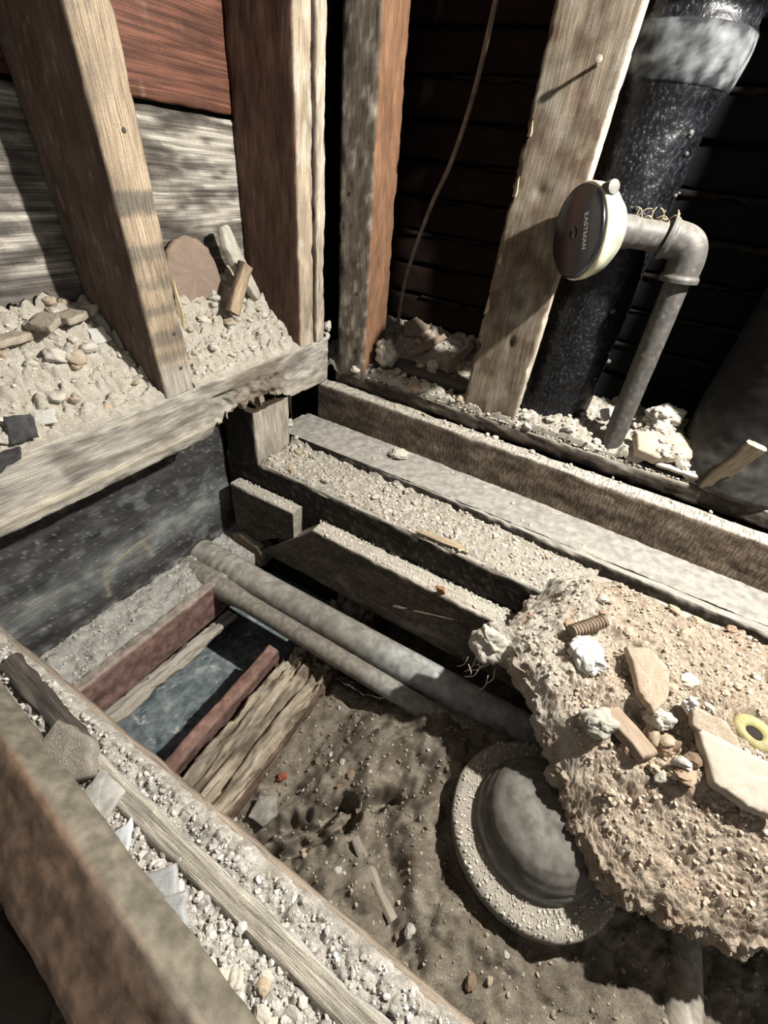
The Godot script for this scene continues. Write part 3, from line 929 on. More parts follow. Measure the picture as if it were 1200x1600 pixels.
	var lh := heap("dust_bank", "sloping bank of grey dust between the black joist and the red board", -0.655, -0.556, -0.56, 0.12, 0.002, ledge, c8(214, 212, 204), c8(172, 170, 163), 0.05)
	crumbs(lh, 1500, -0.655, -0.556, -0.55, 0.0, ledge, 0.0015, 0.006, d1, d2)
	# rotten timber across the pit
	var rt := beam("rotten_timber", Vector3(-0.312, -0.535, -0.60), Vector3(-0.292, -0.535, 0.06), Y, 0.100, 0.125, M.wood, {"tints": [c8(112, 94, 76), c8(176, 158, 132), c8(120, 96, 78), brn, c8(120, 84, 66)], "seed": 18.0, "step": 0.0035, "rough": 0.003, "nibble": 0.012, "dust": 0.15, "mottle": 0.55,
		"cut": func(p: Vector3) -> Vector3:
			# long splits and steps along the top
			if p.y > 0.03:
				var k := n_ridge.get_noise_3d(p.x * 9.0, 0.0, p.z * 60.0)
				p.y -= 0.012 * ss(0.35, 0.6, absf(k)) + 0.008 * ss(0.0, 0.3, fbm(Vector3(p.x * 0.2, 0, p.z * 2.0), 0.03))
				p.y -= 0.014 * exp(-pow((p.z + 0.012 + 0.004 * fbm(Vector3(p.x, 0, 0), 0.05)) / 0.0035, 2.0))
				p.y -= 0.02 * ss(0.30, 0.22, p.x) * ss(0.0, 0.3, fbm(p, 0.03) + 0.2)
			return p,
		"paint": func(p: Vector3, f: int, c: Color) -> Color:
			var k := fbm(Vector3(p.x * 0.3, p.y, p.z * 1.5), 0.03)
			if f == 1:
				c = c.lerp(c8(78, 60, 46), ss(0.1, 0.4, k) * 0.7).lerp(c8(214, 204, 180), ss(0.1, 0.45, -k) * 0.7)
			return c})
	tag(rt, "broken rotten timber crossing the pit under the two pipes", "timber")
	var rs := beam("red_side_board", Vector3(-0.382, -0.530, -0.365), Vector3(-0.368, -0.530, 0.06), Y, 0.026, 0.118, M.smudge, {"tints": [c8(142, 106, 92), c8(146, 110, 98), c8(130, 98, 88), brn, brn], "seed": 19.0, "rough": 0.0015, "nibble": 0.005, "paint": func(p: Vector3, _f, c: Color) -> Color: return c.lerp(c8(176, 104, 78), ss(0.25, 0.26, p.x) * ss(0.36, 0.34, p.x) * 0.7)})
	tag(rs, "dull red board fixed along the pit side of the rotten timber", "board")
	for k in 5:
		var pc := chunk("rot_fragment", ["first", "second", "third", "fourth", "fifth"][k] + " splintered wood fragment between the two pipes, counted from the left", "wood", "rotten fragments between the pipes", Vector3(-0.285 + 0.018 * k, -0.452 + 0.004 * (k % 2), -0.425 - 0.02 * (k % 3)), Vector3(0.014, 0.014, 0.03), Vector3(0.3 * k, 0.4 * k, 0.2), rock_mat(190, 168, 134))
		pc.scale *= 1.0 + 0.15 * (k % 3)
	# pipes
	var gal := c8(134, 131, 122)
	var pipe_col := func(p: Vector3, n: Vector3) -> Color:
		var k := fbm(p, 0.04)
		var c := gal.lerp(c8(168, 174, 172), ss(-0.25, -0.1, p.x)).lerp(c8(92, 86, 76), ss(0.05, 0.5, k) * 0.6)
		var dd := ss(0.2, 0.9, n.y) * (0.35 + 0.65 * ss(-0.35, -0.5, p.x)) * (0.7 + 0.6 * fbm(p, 0.02))
		return c.lerp(c8(186, 180, 166), clampf(dd, 0, 0.9))
	var p1 := put("drain_pipe", tube(line(Vector3(-0.665, -0.426, -0.440), Vector3(0.12, -0.426, -0.452), 160), 40, func(_t, _a, p: Vector3): return 0.0305 + 0.0006 * fbm(p, 0.02) + 0.004 * ss(-0.45, -0.56, p.x) * lump(p, 0.012), pipe_col), M.pvc)
	tag(p1, "thicker of the two grey pipes running under the slant cut joist", "pipe")
	var p2 := put("drain_pipe", tube(line(Vector3(-0.660, -0.432, -0.396), Vector3(0.12, -0.432, -0.396), 160), 32, func(_t, _a, p: Vector3): return 0.0185 + 0.0006 * fbm(p, 0.02) + 0.008 * ss(-0.47, -0.58, p.x) * (0.6 + lump(p, 0.016)), func(p, n): return (pipe_col.call(p, n) as Color).lerp(c8(120, 110, 94), 0.45)), M.iron)
	tag(p2, "thinner brownish pipe running beside the thick grey pipe", "pipe")
	var jd := heap("dust_layer", "smooth layer of pale dust lying on the second joist", -0.60, 0.5, -0.758, -0.657, 0.0035, func(x: float, z: float) -> float:
		var zf := -0.6605 + 0.0195 * (x + 0.604)
		var e := ss(zf + 0.004, zf - 0.006, z) * ss(-0.605, -0.59, x)
		return -0.1835 + e * (0.0028 + 0.002 * fbm(Vector3(x, 0, z), 0.04) + 0.0012 * fine(Vector3(x, 0, z), 0.012)), c8(206, 200, 188), c8(160, 156, 148), 0.0, M.grit_fine)
	jd.set_meta("kind", "stuff")
	# ------------------------------------------------ closet hub in the ground
	var hub := base("pipe_hub", Vector3(0.1335, -0.352, -0.292))
	hub.scale = Vector3.ONE * 0.925
	tag(hub, "round stone grey pipe hub with a wide collar under the broken mortar bed", "pipe hub")
	var lathe := func(prof: Array, nu: int, wob: float, cf: Callable) -> ArrayMesh:
		var n := prof.size()
		var pf := func(u: float, v: float) -> Vector3:
			var q: Vector2 = prof[roundi(v * (n - 1))]
			var a := u * TAU
			var r := q.x
			if wob > 0.0:
				r += wob * fbm(Vector3(cos(a) * q.x, q.y, sin(a) * q.x), 0.03)
			return Vector3(cos(a) * r, q.y, sin(a) * r)
		return surf(nu, n - 1, pf, cf, true, false)
	var densify := func(prof: Array, st: float) -> Array:
		var o := []
		for i in prof.size() - 1:
			var a: Vector2 = prof[i]
			var b: Vector2 = prof[i + 1]
			var k := maxi(1, int(a.distance_to(b) / st))
			for j in k:
				o.append(a.lerp(b, float(j) / k))
		o.append(prof[prof.size() - 1])
		return o
	var stone := c8(150, 146, 136)
	put("collar", lathe.call(densify.call([Vector2(0.088, -0.16), Vector2(0.090, -0.036), Vector2(0.110, -0.030), Vector2(0.1165, -0.022), Vector2(0.118, -0.007), Vector2(0.116, -0.002), Vector2(0.109, 0.001), Vector2(0.07, 0.0)], 0.004), 160, 0.0015, func(p: Vector3, n: Vector3) -> Color:
		var c := stone.lerp(c8(104, 96, 86), ss(0.0, 0.4, fbm(p, 0.05)) * 0.6)
		return c.lerp(c8(200, 192, 174), ss(0.5, 0.9, n.y) * (0.75 + 0.4 * fbm(p, 0.02)))), M.grit_fine, hub)
	put("neck", lathe.call(densify.call([Vector2(0.085, -0.004), Vector2(0.0845, 0.004), Vector2(0.083, 0.020), Vector2(0.080, 0.024), Vector2(0.0795, 0.032), Vector2(0.0770, 0.036), Vector2(0.073, 0.048), Vector2(0.066, 0.057), Vector2(0.055, 0.064), Vector2(0.04, 0.069), Vector2(0.0, 0.071)], 0.004), 140, 0.0008, func(p: Vector3, _n) -> Color:
		var k := fbm(Vector3(p.x * 0.4, p.y * 2.0, p.z * 0.4), 0.02)
		return c8(116, 113, 106).lerp(c8(92, 82, 70), ss(0.0, 0.5, k) * 0.6).lerp(c8(172, 176, 172), ss(0.03, 0.01, p.y) * 0.35)), M.smudge, hub)
	var ring_y := func(_x, _z) -> float: return -0.3505
	crumbs(hub, 6000, 0.02, 0.265, -0.40, -0.17, ring_y, 0.001, 0.0042, d1, d2, func(x: float, z: float) -> bool:
		var r := Vector2(x - 0.1335, z + 0.292).length()
		return r > 0.081 and r < 0.107)

	# ------------------------------------------------ broken mortar bed
	var outl := PackedVector2Array([Vector2(0, -0.462), Vector2(0.025, -0.535), Vector2(0.045, -0.6), Vector2(0.1, -0.636), Vector2(0.3, -0.634), Vector2(0.5, -0.63), Vector2(0.5, -0.3), Vector2(0.45, -0.3), Vector2(0.365, -0.292), Vector2(0.304, -0.264), Vector2(0.267, -0.252), Vector2(0.248, -0.248), Vector2(0.222, -0.248), Vector2(0.2, -0.257), Vector2(0.173, -0.272), Vector2(0.153, -0.293), Vector2(0.129, -0.315), Vector2(0.098, -0.335), Vector2(0.077, -0.36), Vector2(0.06, -0.37), Vector2(0.036, -0.398), Vector2(0.012, -0.425), Vector2(-0.028, -0.45)])
	var mc := Vector2(0.26, -0.43)
	var NA := 560
	var radii := PackedFloat32Array()
	for i in NA:
		var a := TAU * i / NA
		var far := mc + Vector2(cos(a), sin(a)) * 2.0
		var best := 0.1
		for k in outl.size():
			var hit: Variant = Geometry2D.segment_intersects_segment(mc, far, outl[k], outl[(k + 1) % outl.size()])
			if hit != null:
				best = (hit as Vector2).distance_to(mc)
		var q := Vector3(cos(a), sin(a), 0) * best
		radii.append(best * (1.0 + 0.0) + 0.012 * fbm(q, 0.05) + 0.004 * fine(q, 0.012))
	var bed := func(x: float, z: float) -> float:
		var p := Vector3(x, 0, z)
		var y := -0.176 - 0.080 * ss(-0.40, -0.255, z) - 0.030 * ss(0.10, -0.01, x) - 0.014 * ss(-0.55, -0.63, z)
		y += 0.014 * fbm(p, 0.09) + 0.010 * fbm(p + Z, 0.035)
		# the broken pocket in the middle
		var c := Vector2((x - 0.195) * 1.0 + (z + 0.385) * 0.25, (z + 0.385) * 1.5)
		y -= 0.030 * ss(0.060, 0.028, c.length() + 0.012 * fbm(p, 0.03))
		# pocket round the yellow fitting
		y -= 0.022 * ss(0.032, 0.014, Vector2(x - 0.298, z + 0.445).length())
		# sharp ridge at the back
		y += 0.016 * exp(-pow(Vector2(x - 0.085, (z + 0.55) * 1.4).length() / 0.035, 2.0)) * (0.6 + lump(p, 0.03))
		p.y = y * 1.3
		y += 0.006 * lump(p, 0.022) * (0.6 + fbm(p + Y, 0.06)) + 0.0042 * lump(p + X, 0.010) + 0.0026 * lump(p + Y, 0.005) + 0.0012 * fine(p, 0.003)
		return y
	var bed_pf := func(u: float, v: float) -> Vector3:
		var i := roundi(u * NA) % NA
		var a := TAU * i / NA
		var dir := Vector2(cos(a), sin(a))
		var R: float = radii[i]
		var s := minf(1.0, v / 0.64)
		s = 1.0 - pow(1.0 - s, 1.15)
		var q := mc + dir * R * s
		var top: float = bed.call(q.x, q.y) - 0.016 * pow(s, 14.0)
		if v <= 0.64:
			return Vector3(q.x, top, q.y)
		var depth := 0.05 + 0.012 * fbm(Vector3(q.x, 0, q.y), 0.06)
		if v <= 0.86:
			var t := (v - 0.64) / 0.22
			var p := Vector3(q.x, top - depth * t, q.y)
			var o := 0.010 * sin(t * PI) * 0.6 + 0.010 * (lump(p, 0.02) - 0.5) + 0.006 * fbm(p, 0.02) + 0.003 * lump(p, 0.007) - 0.012 * t * t
			return p + Vector3(dir.x, 0, dir.y) * o
		var t2 := (v - 0.86) / 0.14
		var q2 := mc + dir * (R - 0.014) * (1.0 - t2)
		return Vector3(q2.x, top - depth + 0.004 * fbm(Vector3(q2.x, 1, q2.y), 0.02), q2.y)
	var bedm := put("mortar_bed", surf(NA, 270, bed_pf, func(p: Vector3, n: Vector3) -> Color:
		var c := c8(196, 178, 155).lerp(c8(208, 200, 184), ss(0.16, 0.04, p.x + 0.05 * fbm(p, 0.05)))
		c = c.lerp(c8(176, 150, 126), ss(0.05, 0.45, fbm(p + Z, 0.05)) * 0.7)
		return c.lerp(c8(166, 148, 126), ss(0.1, 0.5, fine(p, 0.007)) * 0.5), true), M.grit)
	tag(bedm, "large broken slab of pale mortar bed spread over the joists above the pipe hub", "mortar")
	crumbs(bedm, 6000, 0.0, 0.5, -0.62, -0.26, bed, 0.0012, 0.0070, c8(192, 177, 155), c8(166, 146, 123), func(x: float, z: float) -> bool: return Geometry2D.is_point_in_polygon(Vector2(x, z) + (Vector2(x, z) - mc) * 0.09, outl))
	# pieces lying in the pocket of the bed
	var bedp := func(x: float, z: float, dy: float) -> Vector3: return Vector3(x, float(bed.call(x, z)) + dy, z)
	var shard := func(called: String, outl2: Array, th: float, at: Vector3, rot: Vector3, m: Material, label: String, cat: String, ca: Color, cb: Color) -> MeshInstance3D:
		var area := 0.0
		for i in outl2.size():
			area += (outl2[i] as Vector2).cross(outl2[(i + 1) % outl2.size()])
		if area > 0.0:
			outl2.reverse()
		var o := put(called, slab_mesh(outl2, th, 0.002, func(p, n): return dust_col(p, n, ca, cb, 0.012), 6), m, null, at)
		o.rotation = rot
		return tag(o, label, cat) as MeshInstance3D
	var F := -PI / 2
	var wa := c8(216, 196, 172)
	var wb2 := c8(180, 158, 134)
	shard.call("mortar_slab", [Vector2(-0.022, 0.036), Vector2(0.006, 0.042), Vector2(0.026, 0.020), Vector2(0.022, -0.016), Vector2(0.004, -0.040), Vector2(-0.010, -0.020)], 0.014, bedp.call(0.172, -0.430, 0.022), Vector3(F + 0.25, 0.15, 0.1), M.grit, "broad wedge of pinkish mortar standing at the back of the pocket in the mortar bed", "mortar", c8(214, 190, 164), c8(190, 164, 138))
	shard.call("mortar_bar", [Vector2(-0.012, 0.046), Vector2(0.012, 0.048), Vector2(0.013, -0.046), Vector2(-0.011, -0.044)], 0.014, bedp.call(0.158, -0.378, 0.016), Vector3(F - 0.08, 0.35, 0.55), M.grit_fine, "straight bar of smooth brown mortar lying across the pocket in the mortar bed", "mortar", c8(176, 152, 128), c8(196, 174, 148))
	shard.call("flat_slab", [Vector2(-0.046, 0.022), Vector2(0.030, 0.034), Vector2(0.044, 0.030), Vector2(0.040, -0.020), Vector2(0.012, -0.030), Vector2(-0.020, -0.028)], 0.016, bedp.call(0.272, -0.375, 0.010), Vector3(F + 0.12, -0.05, -0.1), M.grit_fine, "flat pale mortar slab with a broken rim near the yellow fitting", "mortar", c8(220, 208, 190), c8(190, 176, 156))
	shard.call("curved_shard", [Vector2(-0.030, 0.012), Vector2(0.010, 0.020), Vector2(0.034, 0.004), Vector2(0.020, -0.014), Vector2(-0.020, -0.006)], 0.010, bedp.call(0.244, -0.407, 0.016), Vector3(F + 0.5, 0.4, -0.5), M.grit, "curved thin mortar shard leaning between the flat slab and the pocket rubble", "mortar", wa, wb2)
	crusted("mortar_lump", "rounded greenish grey mortar lump beside the straight mortar bar", "mortar", "", bedp.call(0.136, -0.357, 0.012), Vector3(0.042, 0.030, 0.030), Vector3(0.2, 0.6, 0.1), rock_mat(198, 194, 178))
	crusted("mortar_lump", "upright crusty mortar lump in front of the pinkish wedge", "mortar", "", bedp.call(0.196, -0.402, 0.014), Vector3(0.030, 0.034, 0.024), Vector3(0.5, 0.2, 0.3), M.pale)
	crusted("mortar_lump", "upright crusty white mortar lump leaning at the right end of the pocket", "mortar", "", bedp.call(0.222, -0.423, 0.014), Vector3(0.016, 0.036, 0.018), Vector3(0.3, 0.2, 0.5), M.white)
	for i in 26:
		var q := Vector2(0.205 + rng.randf_range(-0.034, 0.034), -0.368 + rng.randf_range(-0.026, 0.026))
		var s := rng.randf_range(0.010, 0.024)
		chunk("pocket_stone", "%s %s stone in the mortar bed pocket, %s" % ["large" if s > 0.018 else "small", ["tan", "brown", "reddish tan", "pale"][i % 4], "at its left" if q.x < 0.195 else ("at its middle" if q.x < 0.215 else "at its right")], "stone", "stones in the mortar pocket", bedp.call(q.x, q.y, 0.004), Vector3(s * 1.3, s * 0.8, s), Vector3(rng.randf(), rng.randf() * TAU, rng.randf()), [M.tan, M.brown, M.warm, M.pale][i % 4])
	strew(34, "bed_lump", "lump on the broken mortar bed", "loose lumps on the mortar bed", 0.02, 0.42, -0.62, -0.44, bed, 0.008, 0.022, [M.tan, M.tan, M.pale, M.warm], ["by the hanging clump end", "behind the pocket", "towards the right edge"])
	var blob := crusted("plaster_blob", "bright white plaster blob beside the threaded bolt on the mortar bed", "plaster", "", bedp.call(0.102, -0.428, 0.008), Vector3(0.040, 0.030, 0.048), Vector3(0.1, 0.9, 0.1), M.white)
	blob.name = "plaster_blob"
	var bp: Vector3 = bedp.call(0.095, -0.470, 0.010)
	var bolt := put("threaded_bolt", tube(line(Vector3(-0.026, 0, 0), Vector3(0.026, 0.004, 0), 72), 16, func(t: float, _a, _p): return 0.0085 + 0.0013 * sin(t * TAU * 11.0), func(p, n): return dust_col(p, n, c8(190, 168, 142), c8(150, 128, 106))), M.grit_fine, null, bp)
	bolt.rotation = Vector3(0, 0.85, 0.05)
	tag(bolt, "thick dusty threaded bolt end embedded in the mortar bed", "bolt")
	var clump := crusted("fibrous_clump", "shaggy clump of hairy mortar hanging over the slant cut joist", "mortar", "", Vector3(-0.010, -0.232, -0.428), Vector3(0.048, 0.060, 0.050), Vector3(0.2, 0.3, 0.4), M.pale)
	for k in 9:
		var at := Vector3(-0.03 + 0.005 * k, -0.245, -0.40 + 0.012 * sin(k * 2.0))
		var dr := Vector3(rng.randf_range(-0.02, 0.02), rng.randf_range(-0.04, -0.015), rng.randf_range(-0.01, 0.02))
		var hr := put("hair_strand", tube(smooth_path([at, at + dr * 0.5 + Vector3(0.004, 0, 0.003), at + dr], 8), 4, func(_t, _a, _p): return 0.0007, func(_p, _n): return c8(190, 178, 154)), M.plain, clump)
		hr.transform = clump.transform.affine_inverse()
	var fit := base("yellow_fitting", Vector3(0.298, float(bed.call(0.298, -0.446)) + 0.004, -0.446))
	tag(fit, "yellowish plastic fitting with a dark hole sunk in the mortar bed", "fitting")
	put("sleeve", lathe.call(densify.call([Vector2(0.021, -0.02), Vector2(0.022, 0.010), Vector2(0.020, 0.014), Vector2(0.014, 0.015), Vector2(0.009, 0.010), Vector2(0.008, -0.02)], 0.003), 32, 0.001, func(p, n): return dust_col(p, n, c8(190, 182, 112), c8(166, 154, 116))), M.smudge, fit)
	put("dark_plug", lathe.call([Vector2(0.0095, -0.012), Vector2(0.0095, 0.008), Vector2(0.006, 0.0095), Vector2(0.0, 0.0095)], 16, 0.0, func(_p, _n): return c8(30, 26, 20)), M.plain, fit)

	# pipe at the lower right, running on the ground
	var p3 := put("floor_pipe", tube(line(Vector3(0.331, -0.402, -0.38), Vector3(0.337, -0.402, 0.05), 90), 32, func(_t, _a, p: Vector3): return 0.0195 + 0.0005 * fbm(p, 0.02), func(p: Vector3, n: Vector3) -> Color: return c8(150, 144, 130).lerp(c8(190, 180, 160), ss(0.2, 0.9, n.y) * 0.6).lerp(c8(112, 100, 86), ss(0.1, 0.4, fbm(p, 0.02)) * 0.5)), M.iron)
	tag(p3, "dusty pipe running out from under the mortar bed along the ground", "pipe")

	# ------------------------------------------------ plumbing in the back wall
	var iron := c8(86, 84, 80)
	var icol := func(p: Vector3, n: Vector3) -> Color:
		var c := iron.lerp(c8(90, 84, 76), ss(0.0, 0.4, fbm(p, 0.03)) * 0.6)
		return c.lerp(c8(150, 145, 133), ss(0.3, 0.9, n.y) * 0.5 + 0.35 * ss(0.25, 0.6, fine(p, 0.012)))
	var el := base("elbow_pipe", Vector3(0.039, -0.07, -0.832))
	tag(el, "old grey iron pipe with an elbow turning into the wall plug", "pipe")
	var elp := func(v: Vector3) -> Vector3: return v - Vector3(0.039, -0.07, -0.832)
	put("riser", tube(line(elp.call(Vector3(0.040, -0.075, -0.832)), elp.call(Vector3(0.024, 0.215, -0.832)), 60), 28, func(_t, _a, p: Vector3): return 0.0175 + 0.0004 * fbm(p, 0.02), icol), M.iron, el)
	put("elbow", tube(smooth_path([elp.call(Vector3(0.0245, 0.206, -0.832)), elp.call(Vector3(0.0235, 0.230, -0.832)), elp.call(Vector3(0.019, 0.245, -0.832)), elp.call(Vector3(0.008, 0.2525, -0.832)), elp.call(Vector3(-0.016, 0.256, -0.829))], 48), 32, func(t: float, _a, _p): return 0.0235 + 0.0028 * (1.0 - ss(0.09, 0.15, t)) + 0.0028 * ss(0.85, 0.91, t), icol), M.iron, el)
	put("nipple", tube(line(elp.call(Vector3(-0.012, 0.2555, -0.830)), elp.call(Vector3(-0.082, 0.258, -0.785)), 30), 24, func(t: float, _a, p: Vector3): return 0.0185 + 0.002 * ss(0.6, 0.7, t) + 0.0006 * sin(t * 90.0) * ss(0.75, 0.8, t), icol), M.iron, el)
	for k in 26:
		var at: Vector3 = elp.call(Vector3(-0.062 + 0.0028 * k * 0.8, 0.272 + 0.004 * sin(k * 1.7), -0.815 - 0.0005 * k))
		var dr := Vector3(rng.randf_range(-0.016, 0.016), rng.randf_range(-0.006, 0.014), rng.randf_range(-0.006, 0.016))
		put("oakum_fibre", tube(smooth_path([at, at + dr * 0.5 + Vector3(0, 0.004, 0), at + dr], 6), 4, func(_t, _a, _p): return 0.0009, func(_p, _n): return c8(150, 134, 104)), M.plain, el)
	# test plug with a chrome face
	var nrm := Vector3(-0.72, -0.10, 0.68).normalized()
	var pu := Vector3.UP
	var px := pu.cross(nrm).normalized()
	pu = nrm.cross(px)
	var plug := base("test_plug", Vector3(-0.122, 0.250, -0.752))
	plug.basis = Basis(px, nrm, px.cross(nrm))
	tag(plug, "round drain test plug with a chrome disc face and a cream cup", "plug")
	var cup := put("cup", lathe.call(densify.call([Vector2(0.016, -0.058), Vector2(0.026, -0.055), Vector2(0.040, -0.046), Vector2(0.052, -0.032), Vector2(0.0575, -0.016), Vector2(0.0585, -0.006), Vector2(0.056, -0.002), Vector2(0.050, -0.004), Vector2(0.02, -0.006), Vector2(0.0, -0.006)], 0.004), 72, 0.0008, func(p: Vector3, _n) -> Color:
		var k := fbm(p, 0.035)
		return c8(158, 160, 140).lerp(c8(226, 220, 180), ss(-0.028, -0.012, p.y + 0.008 * k)).lerp(c8(150, 156, 138), ss(0.1, 0.4, k) * 0.6)), M.pvc, plug)
	cup.name = "cup"
	put("chrome_disc", lathe.call([Vector2(0.0, -0.004), Vector2(0.05, -0.004), Vector2(0.0555, -0.003), Vector2(0.0560, 0.0), Vector2(0.0555, 0.0016), Vector2(0.0535, 0.0034), Vector2(0.0525, 0.0028), Vector2(0.050, 0.0036), Vector2(0.030, 0.0056), Vector2(0.010, 0.0064), Vector2(0.008, 0.0060), Vector2(0.0, 0.0062)], 96, 0.0, func(_p, _n): return Color.WHITE), M.chrome, plug).scale = Vector3(1, 1, 1)
	put("screw", lathe.call([Vector2(0.0, 0.005), Vector2(0.008, 0.006), Vector2(0.0075, 0.0075), Vector2(0.005, 0.0088), Vector2(0.0, 0.0092)], 28, 0.0, func(_p, _n): return Color.WHITE), M.chrome, plug)
	var slot_m := StandardMaterial3D.new()
	slot_m.albedo_color = Color8(24, 24, 26)
	for k in 2:
		var bxm := BoxMesh.new()
		bxm.size = Vector3(0.0075, 0.0012, 0.0016)
		var sl := put("screw_slot", bxm, slot_m, plug, Vector3(0, 0.0090, 0))
		sl.rotation = Vector3(0, 0.5 + k * PI / 2, 0)
	var tm := TextMesh.new()
	tm.text = "EASTMAN"
	var sf := SystemFont.new()
	sf.font_names = PackedStringArray(["Droid Sans"])
	tm.font = sf
	tm.font_size = 32
	tm.pixel_size = 0.00031
	tm.depth = 0.0012
	var let_m := StandardMaterial3D.new()
	let_m.albedo_color = Color8(250, 250, 250)
	let_m.roughness = 0.5
	var lt := put("lettering", tm, let_m, plug, Vector3(0.0265, 0.0062, -0.006))
	lt.rotation = Vector3(-PI / 2, 0, 0)
	lt.rotate_y(-1.25)
	var thr := put("threaded_stub", tube(line(Vector3(0, 0, 0), Vector3(0.026, 0, 0), 40), 14, func(t: float, _a, _p): return 0.0080 + 0.0007 * sin(t * TAU * 8.0), func(_p, _n): return c8(104, 102, 94)), M.iron, plug, Vector3(0.012, -0.012, -0.046))
	thr.rotation = Vector3(0, 0.3, 0)

	# tarred stack
	var st := base("soil_stack", Vector3(-0.092, -0.09, -0.903))
	tag(st, "tall tar black cast iron soil stack with a belled hub behind the elbow pipe", "pipe")
	var tarc := c8(56, 60, 68)
	var prof := [Vector2(0.068, 0.0), Vector2(0.068, 0.460), Vector2(0.0695, 0.480), Vector2(0.076, 0.500), Vector2(0.0815, 0.520), Vector2(0.083, 0.540), Vector2(0.083, 0.556), Vector2(0.079, 0.562), Vector2(0.079, 0.572), Vector2(0.088, 0.580), Vector2(0.089, 0.592), Vector2(0.084, 0.600), Vector2(0.084, 0.92), Vector2(0.0, 0.921)]
	put("barrel", lathe.call(densify.call(prof, 0.004), 110, 0.0025, func(p: Vector3, _n) -> Color:
		var c := tarc.lerp(c8(22, 22, 24), ss(0.0, 0.4, fbm(p, 0.05)) * 0.7)
		return c), M.tar, st)
	put("dusty_bell", lathe.call(densify.call([Vector2(0.070, 0.499), Vector2(0.0772, 0.502), Vector2(0.0826, 0.520), Vector2(0.0841, 0.540), Vector2(0.0838, 0.555), Vector2(0.078, 0.558)], 0.003), 110, 0.002, func(p: Vector3, _n) -> Color: return c8(116, 120, 121).lerp(c8(36, 38, 42), clampf(0.42 + 1.2 * fbm(p, 0.025) + 0.8 * ss(0.518, 0.502, p.y) + 0.8 * ss(0.549, 0.557, p.y), 0, 1))), M.smudge, st)
	for k in 14:
		var a := rng.randf_range(-0.6, 1.6)
		var y := rng.randf_range(0.05, 0.6)
		var bl := put("tar_blister", chunk_meshes[k % 6], M.tar, st, Vector3(cos(a) * 0.069, y, sin(a) * 0.069))
		bl.scale = Vector3.ONE * rng.randf_range(0.006, 0.011)
	var drum := put("black_drum", lathe.call(densify.call([Vector2(0.0, 0.0), Vector2(0.1, 0.001), Vector2(0.102, 0.03), Vector2(0.1, 0.06), Vector2(0.1, 0.8), Vector2(0.0, 0.801)], 0.006), 100, 0.002, func(p: Vector3, _n) -> Color: return c8(34, 34, 34).lerp(c8(112, 110, 104), ss(0.14, 0.05, p.y) * (0.4 + 0.5 * fbm(p, 0.05)))), M.smudge, null, Vector3(0.240, -0.07, -0.884))
	tag(drum, "wide dark upright pipe standing at the right edge of the back wall", "pipe")
	var cord := put("cable", tube(smooth_path([Vector3(-0.340, 0.90, -0.925), Vector3(-0.352, 0.70, -0.925), Vector3(-0.362, 0.56, -0.925), Vector3(-0.368, 0.502, -0.925), Vector3(-0.379, 0.40, -0.925), Vector3(-0.401, 0.310, -0.925), Vector3(-0.431, 0.236, -0.925), Vector3(-0.463, 0.119, -0.925), Vector3(-0.471, 0.02, -0.925), Vector3(-0.473, -0.05, -0.92)], 80), 12, func(_t, _a, _p): return 0.0042, func(p, n): return dust_col(p, n, c8(150, 132, 116), c8(120, 104, 92))), M.smudge)
	tag(cord, "brown cable hanging in the bay behind the back studs", "cable")
	var wedge := beam("wood_wedge", Vector3(0.199, -0.070, -0.800), Vector3(0.217, 0.030, -0.776), Z, 0.028, 0.012, M.wood_c, {"tints": [c8(190, 172, 142), c8(188, 172, 144), brn, brn, c8(210, 190, 150)], "seed": 21.0, "step": 0.004, "rough": 0.0015})
	tag(wedge, "short splintered wood wedge leaning on the dark upright pipe", "wood")

	# ------------------------------------------------ rubble behind the back sole
	var back := func(x: float, z: float) -> float:
		var p := Vector3(x, 0, z)
		var t := clampf((-0.80 - z) / 0.185, 0, 1)
		var y := -0.068 + 0.030 * t + 0.045 * t * ss(-0.2, -0.3, x)
		y -= 0.022 * ss(-0.50, -0.47, x) * ss(-0.24, -0.27, x) * ss(0.1, 0.3, t) * ss(0.75, 0.5, t)
		y += 0.040 * exp(-Vector2(x - 0.105, z + 0.875).length_squared() / 0.0022) + 0.026 * exp(-Vector2(x - 0.125, z + 0.825).length_squared() / 0.0014)
		y += 0.012 * exp(-Vector2(x + 0.06, z + 0.84).length_squared() / 0.002)
		y += 0.012 * fbm(p, 0.05) + 0.009 * lump(p, 0.022) + 0.004 * lump(p + X, 0.010) + 0.0015 * fine(p, 0.005)
		return y
	var bh := heap("mortar_rubble", "rubble of broken mortar along the foot of the back wall", -0.60, 0.45, -0.99, -0.803, 0.0025, back, d1, d2, 0.012)
	crumbs(bh, 2600, -0.5, 0.4, -0.95, -0.80, back, 0.002, 0.009, d1, d2)
	strew(40, "mortar_chunk", "chunk in rubble under the stack", "chunks below the black stack", -0.13, 0.16, -0.90, -0.80, back, 0.012, 0.030, pale, ["beside the wide stud", "at the riser foot", "right of the riser foot"])
	strew(14, "mortar_chunk", "chunk in rubble below the dark upright pipe", "chunks below the dark pipe", 0.18, 0.36, -0.84, -0.80, back, 0.010, 0.022, [M.pale, M.tan, M.brown], ["by the wood wedge", "further right"])
	strew(26, "mortar_chunk", "chunk in the dim back bay", "chunks in the bay by the cable", -0.47, -0.24, -0.97, -0.87, back, 0.014, 0.036, [M.tan, M.brown, M.pale], ["by the cable foot", "mid bay", "by the wide stud"])
	strew(34, "mortar_chunk", "mortar chunk on the dark sole timber", "chunks on the sole timber", -0.50, -0.24, -0.838, -0.80, back, 0.010, 0.026, pale, ["near the corner stud", "halfway along", "near the wide stud"])
	var jt := func(x: float, _z) -> float: return -0.098
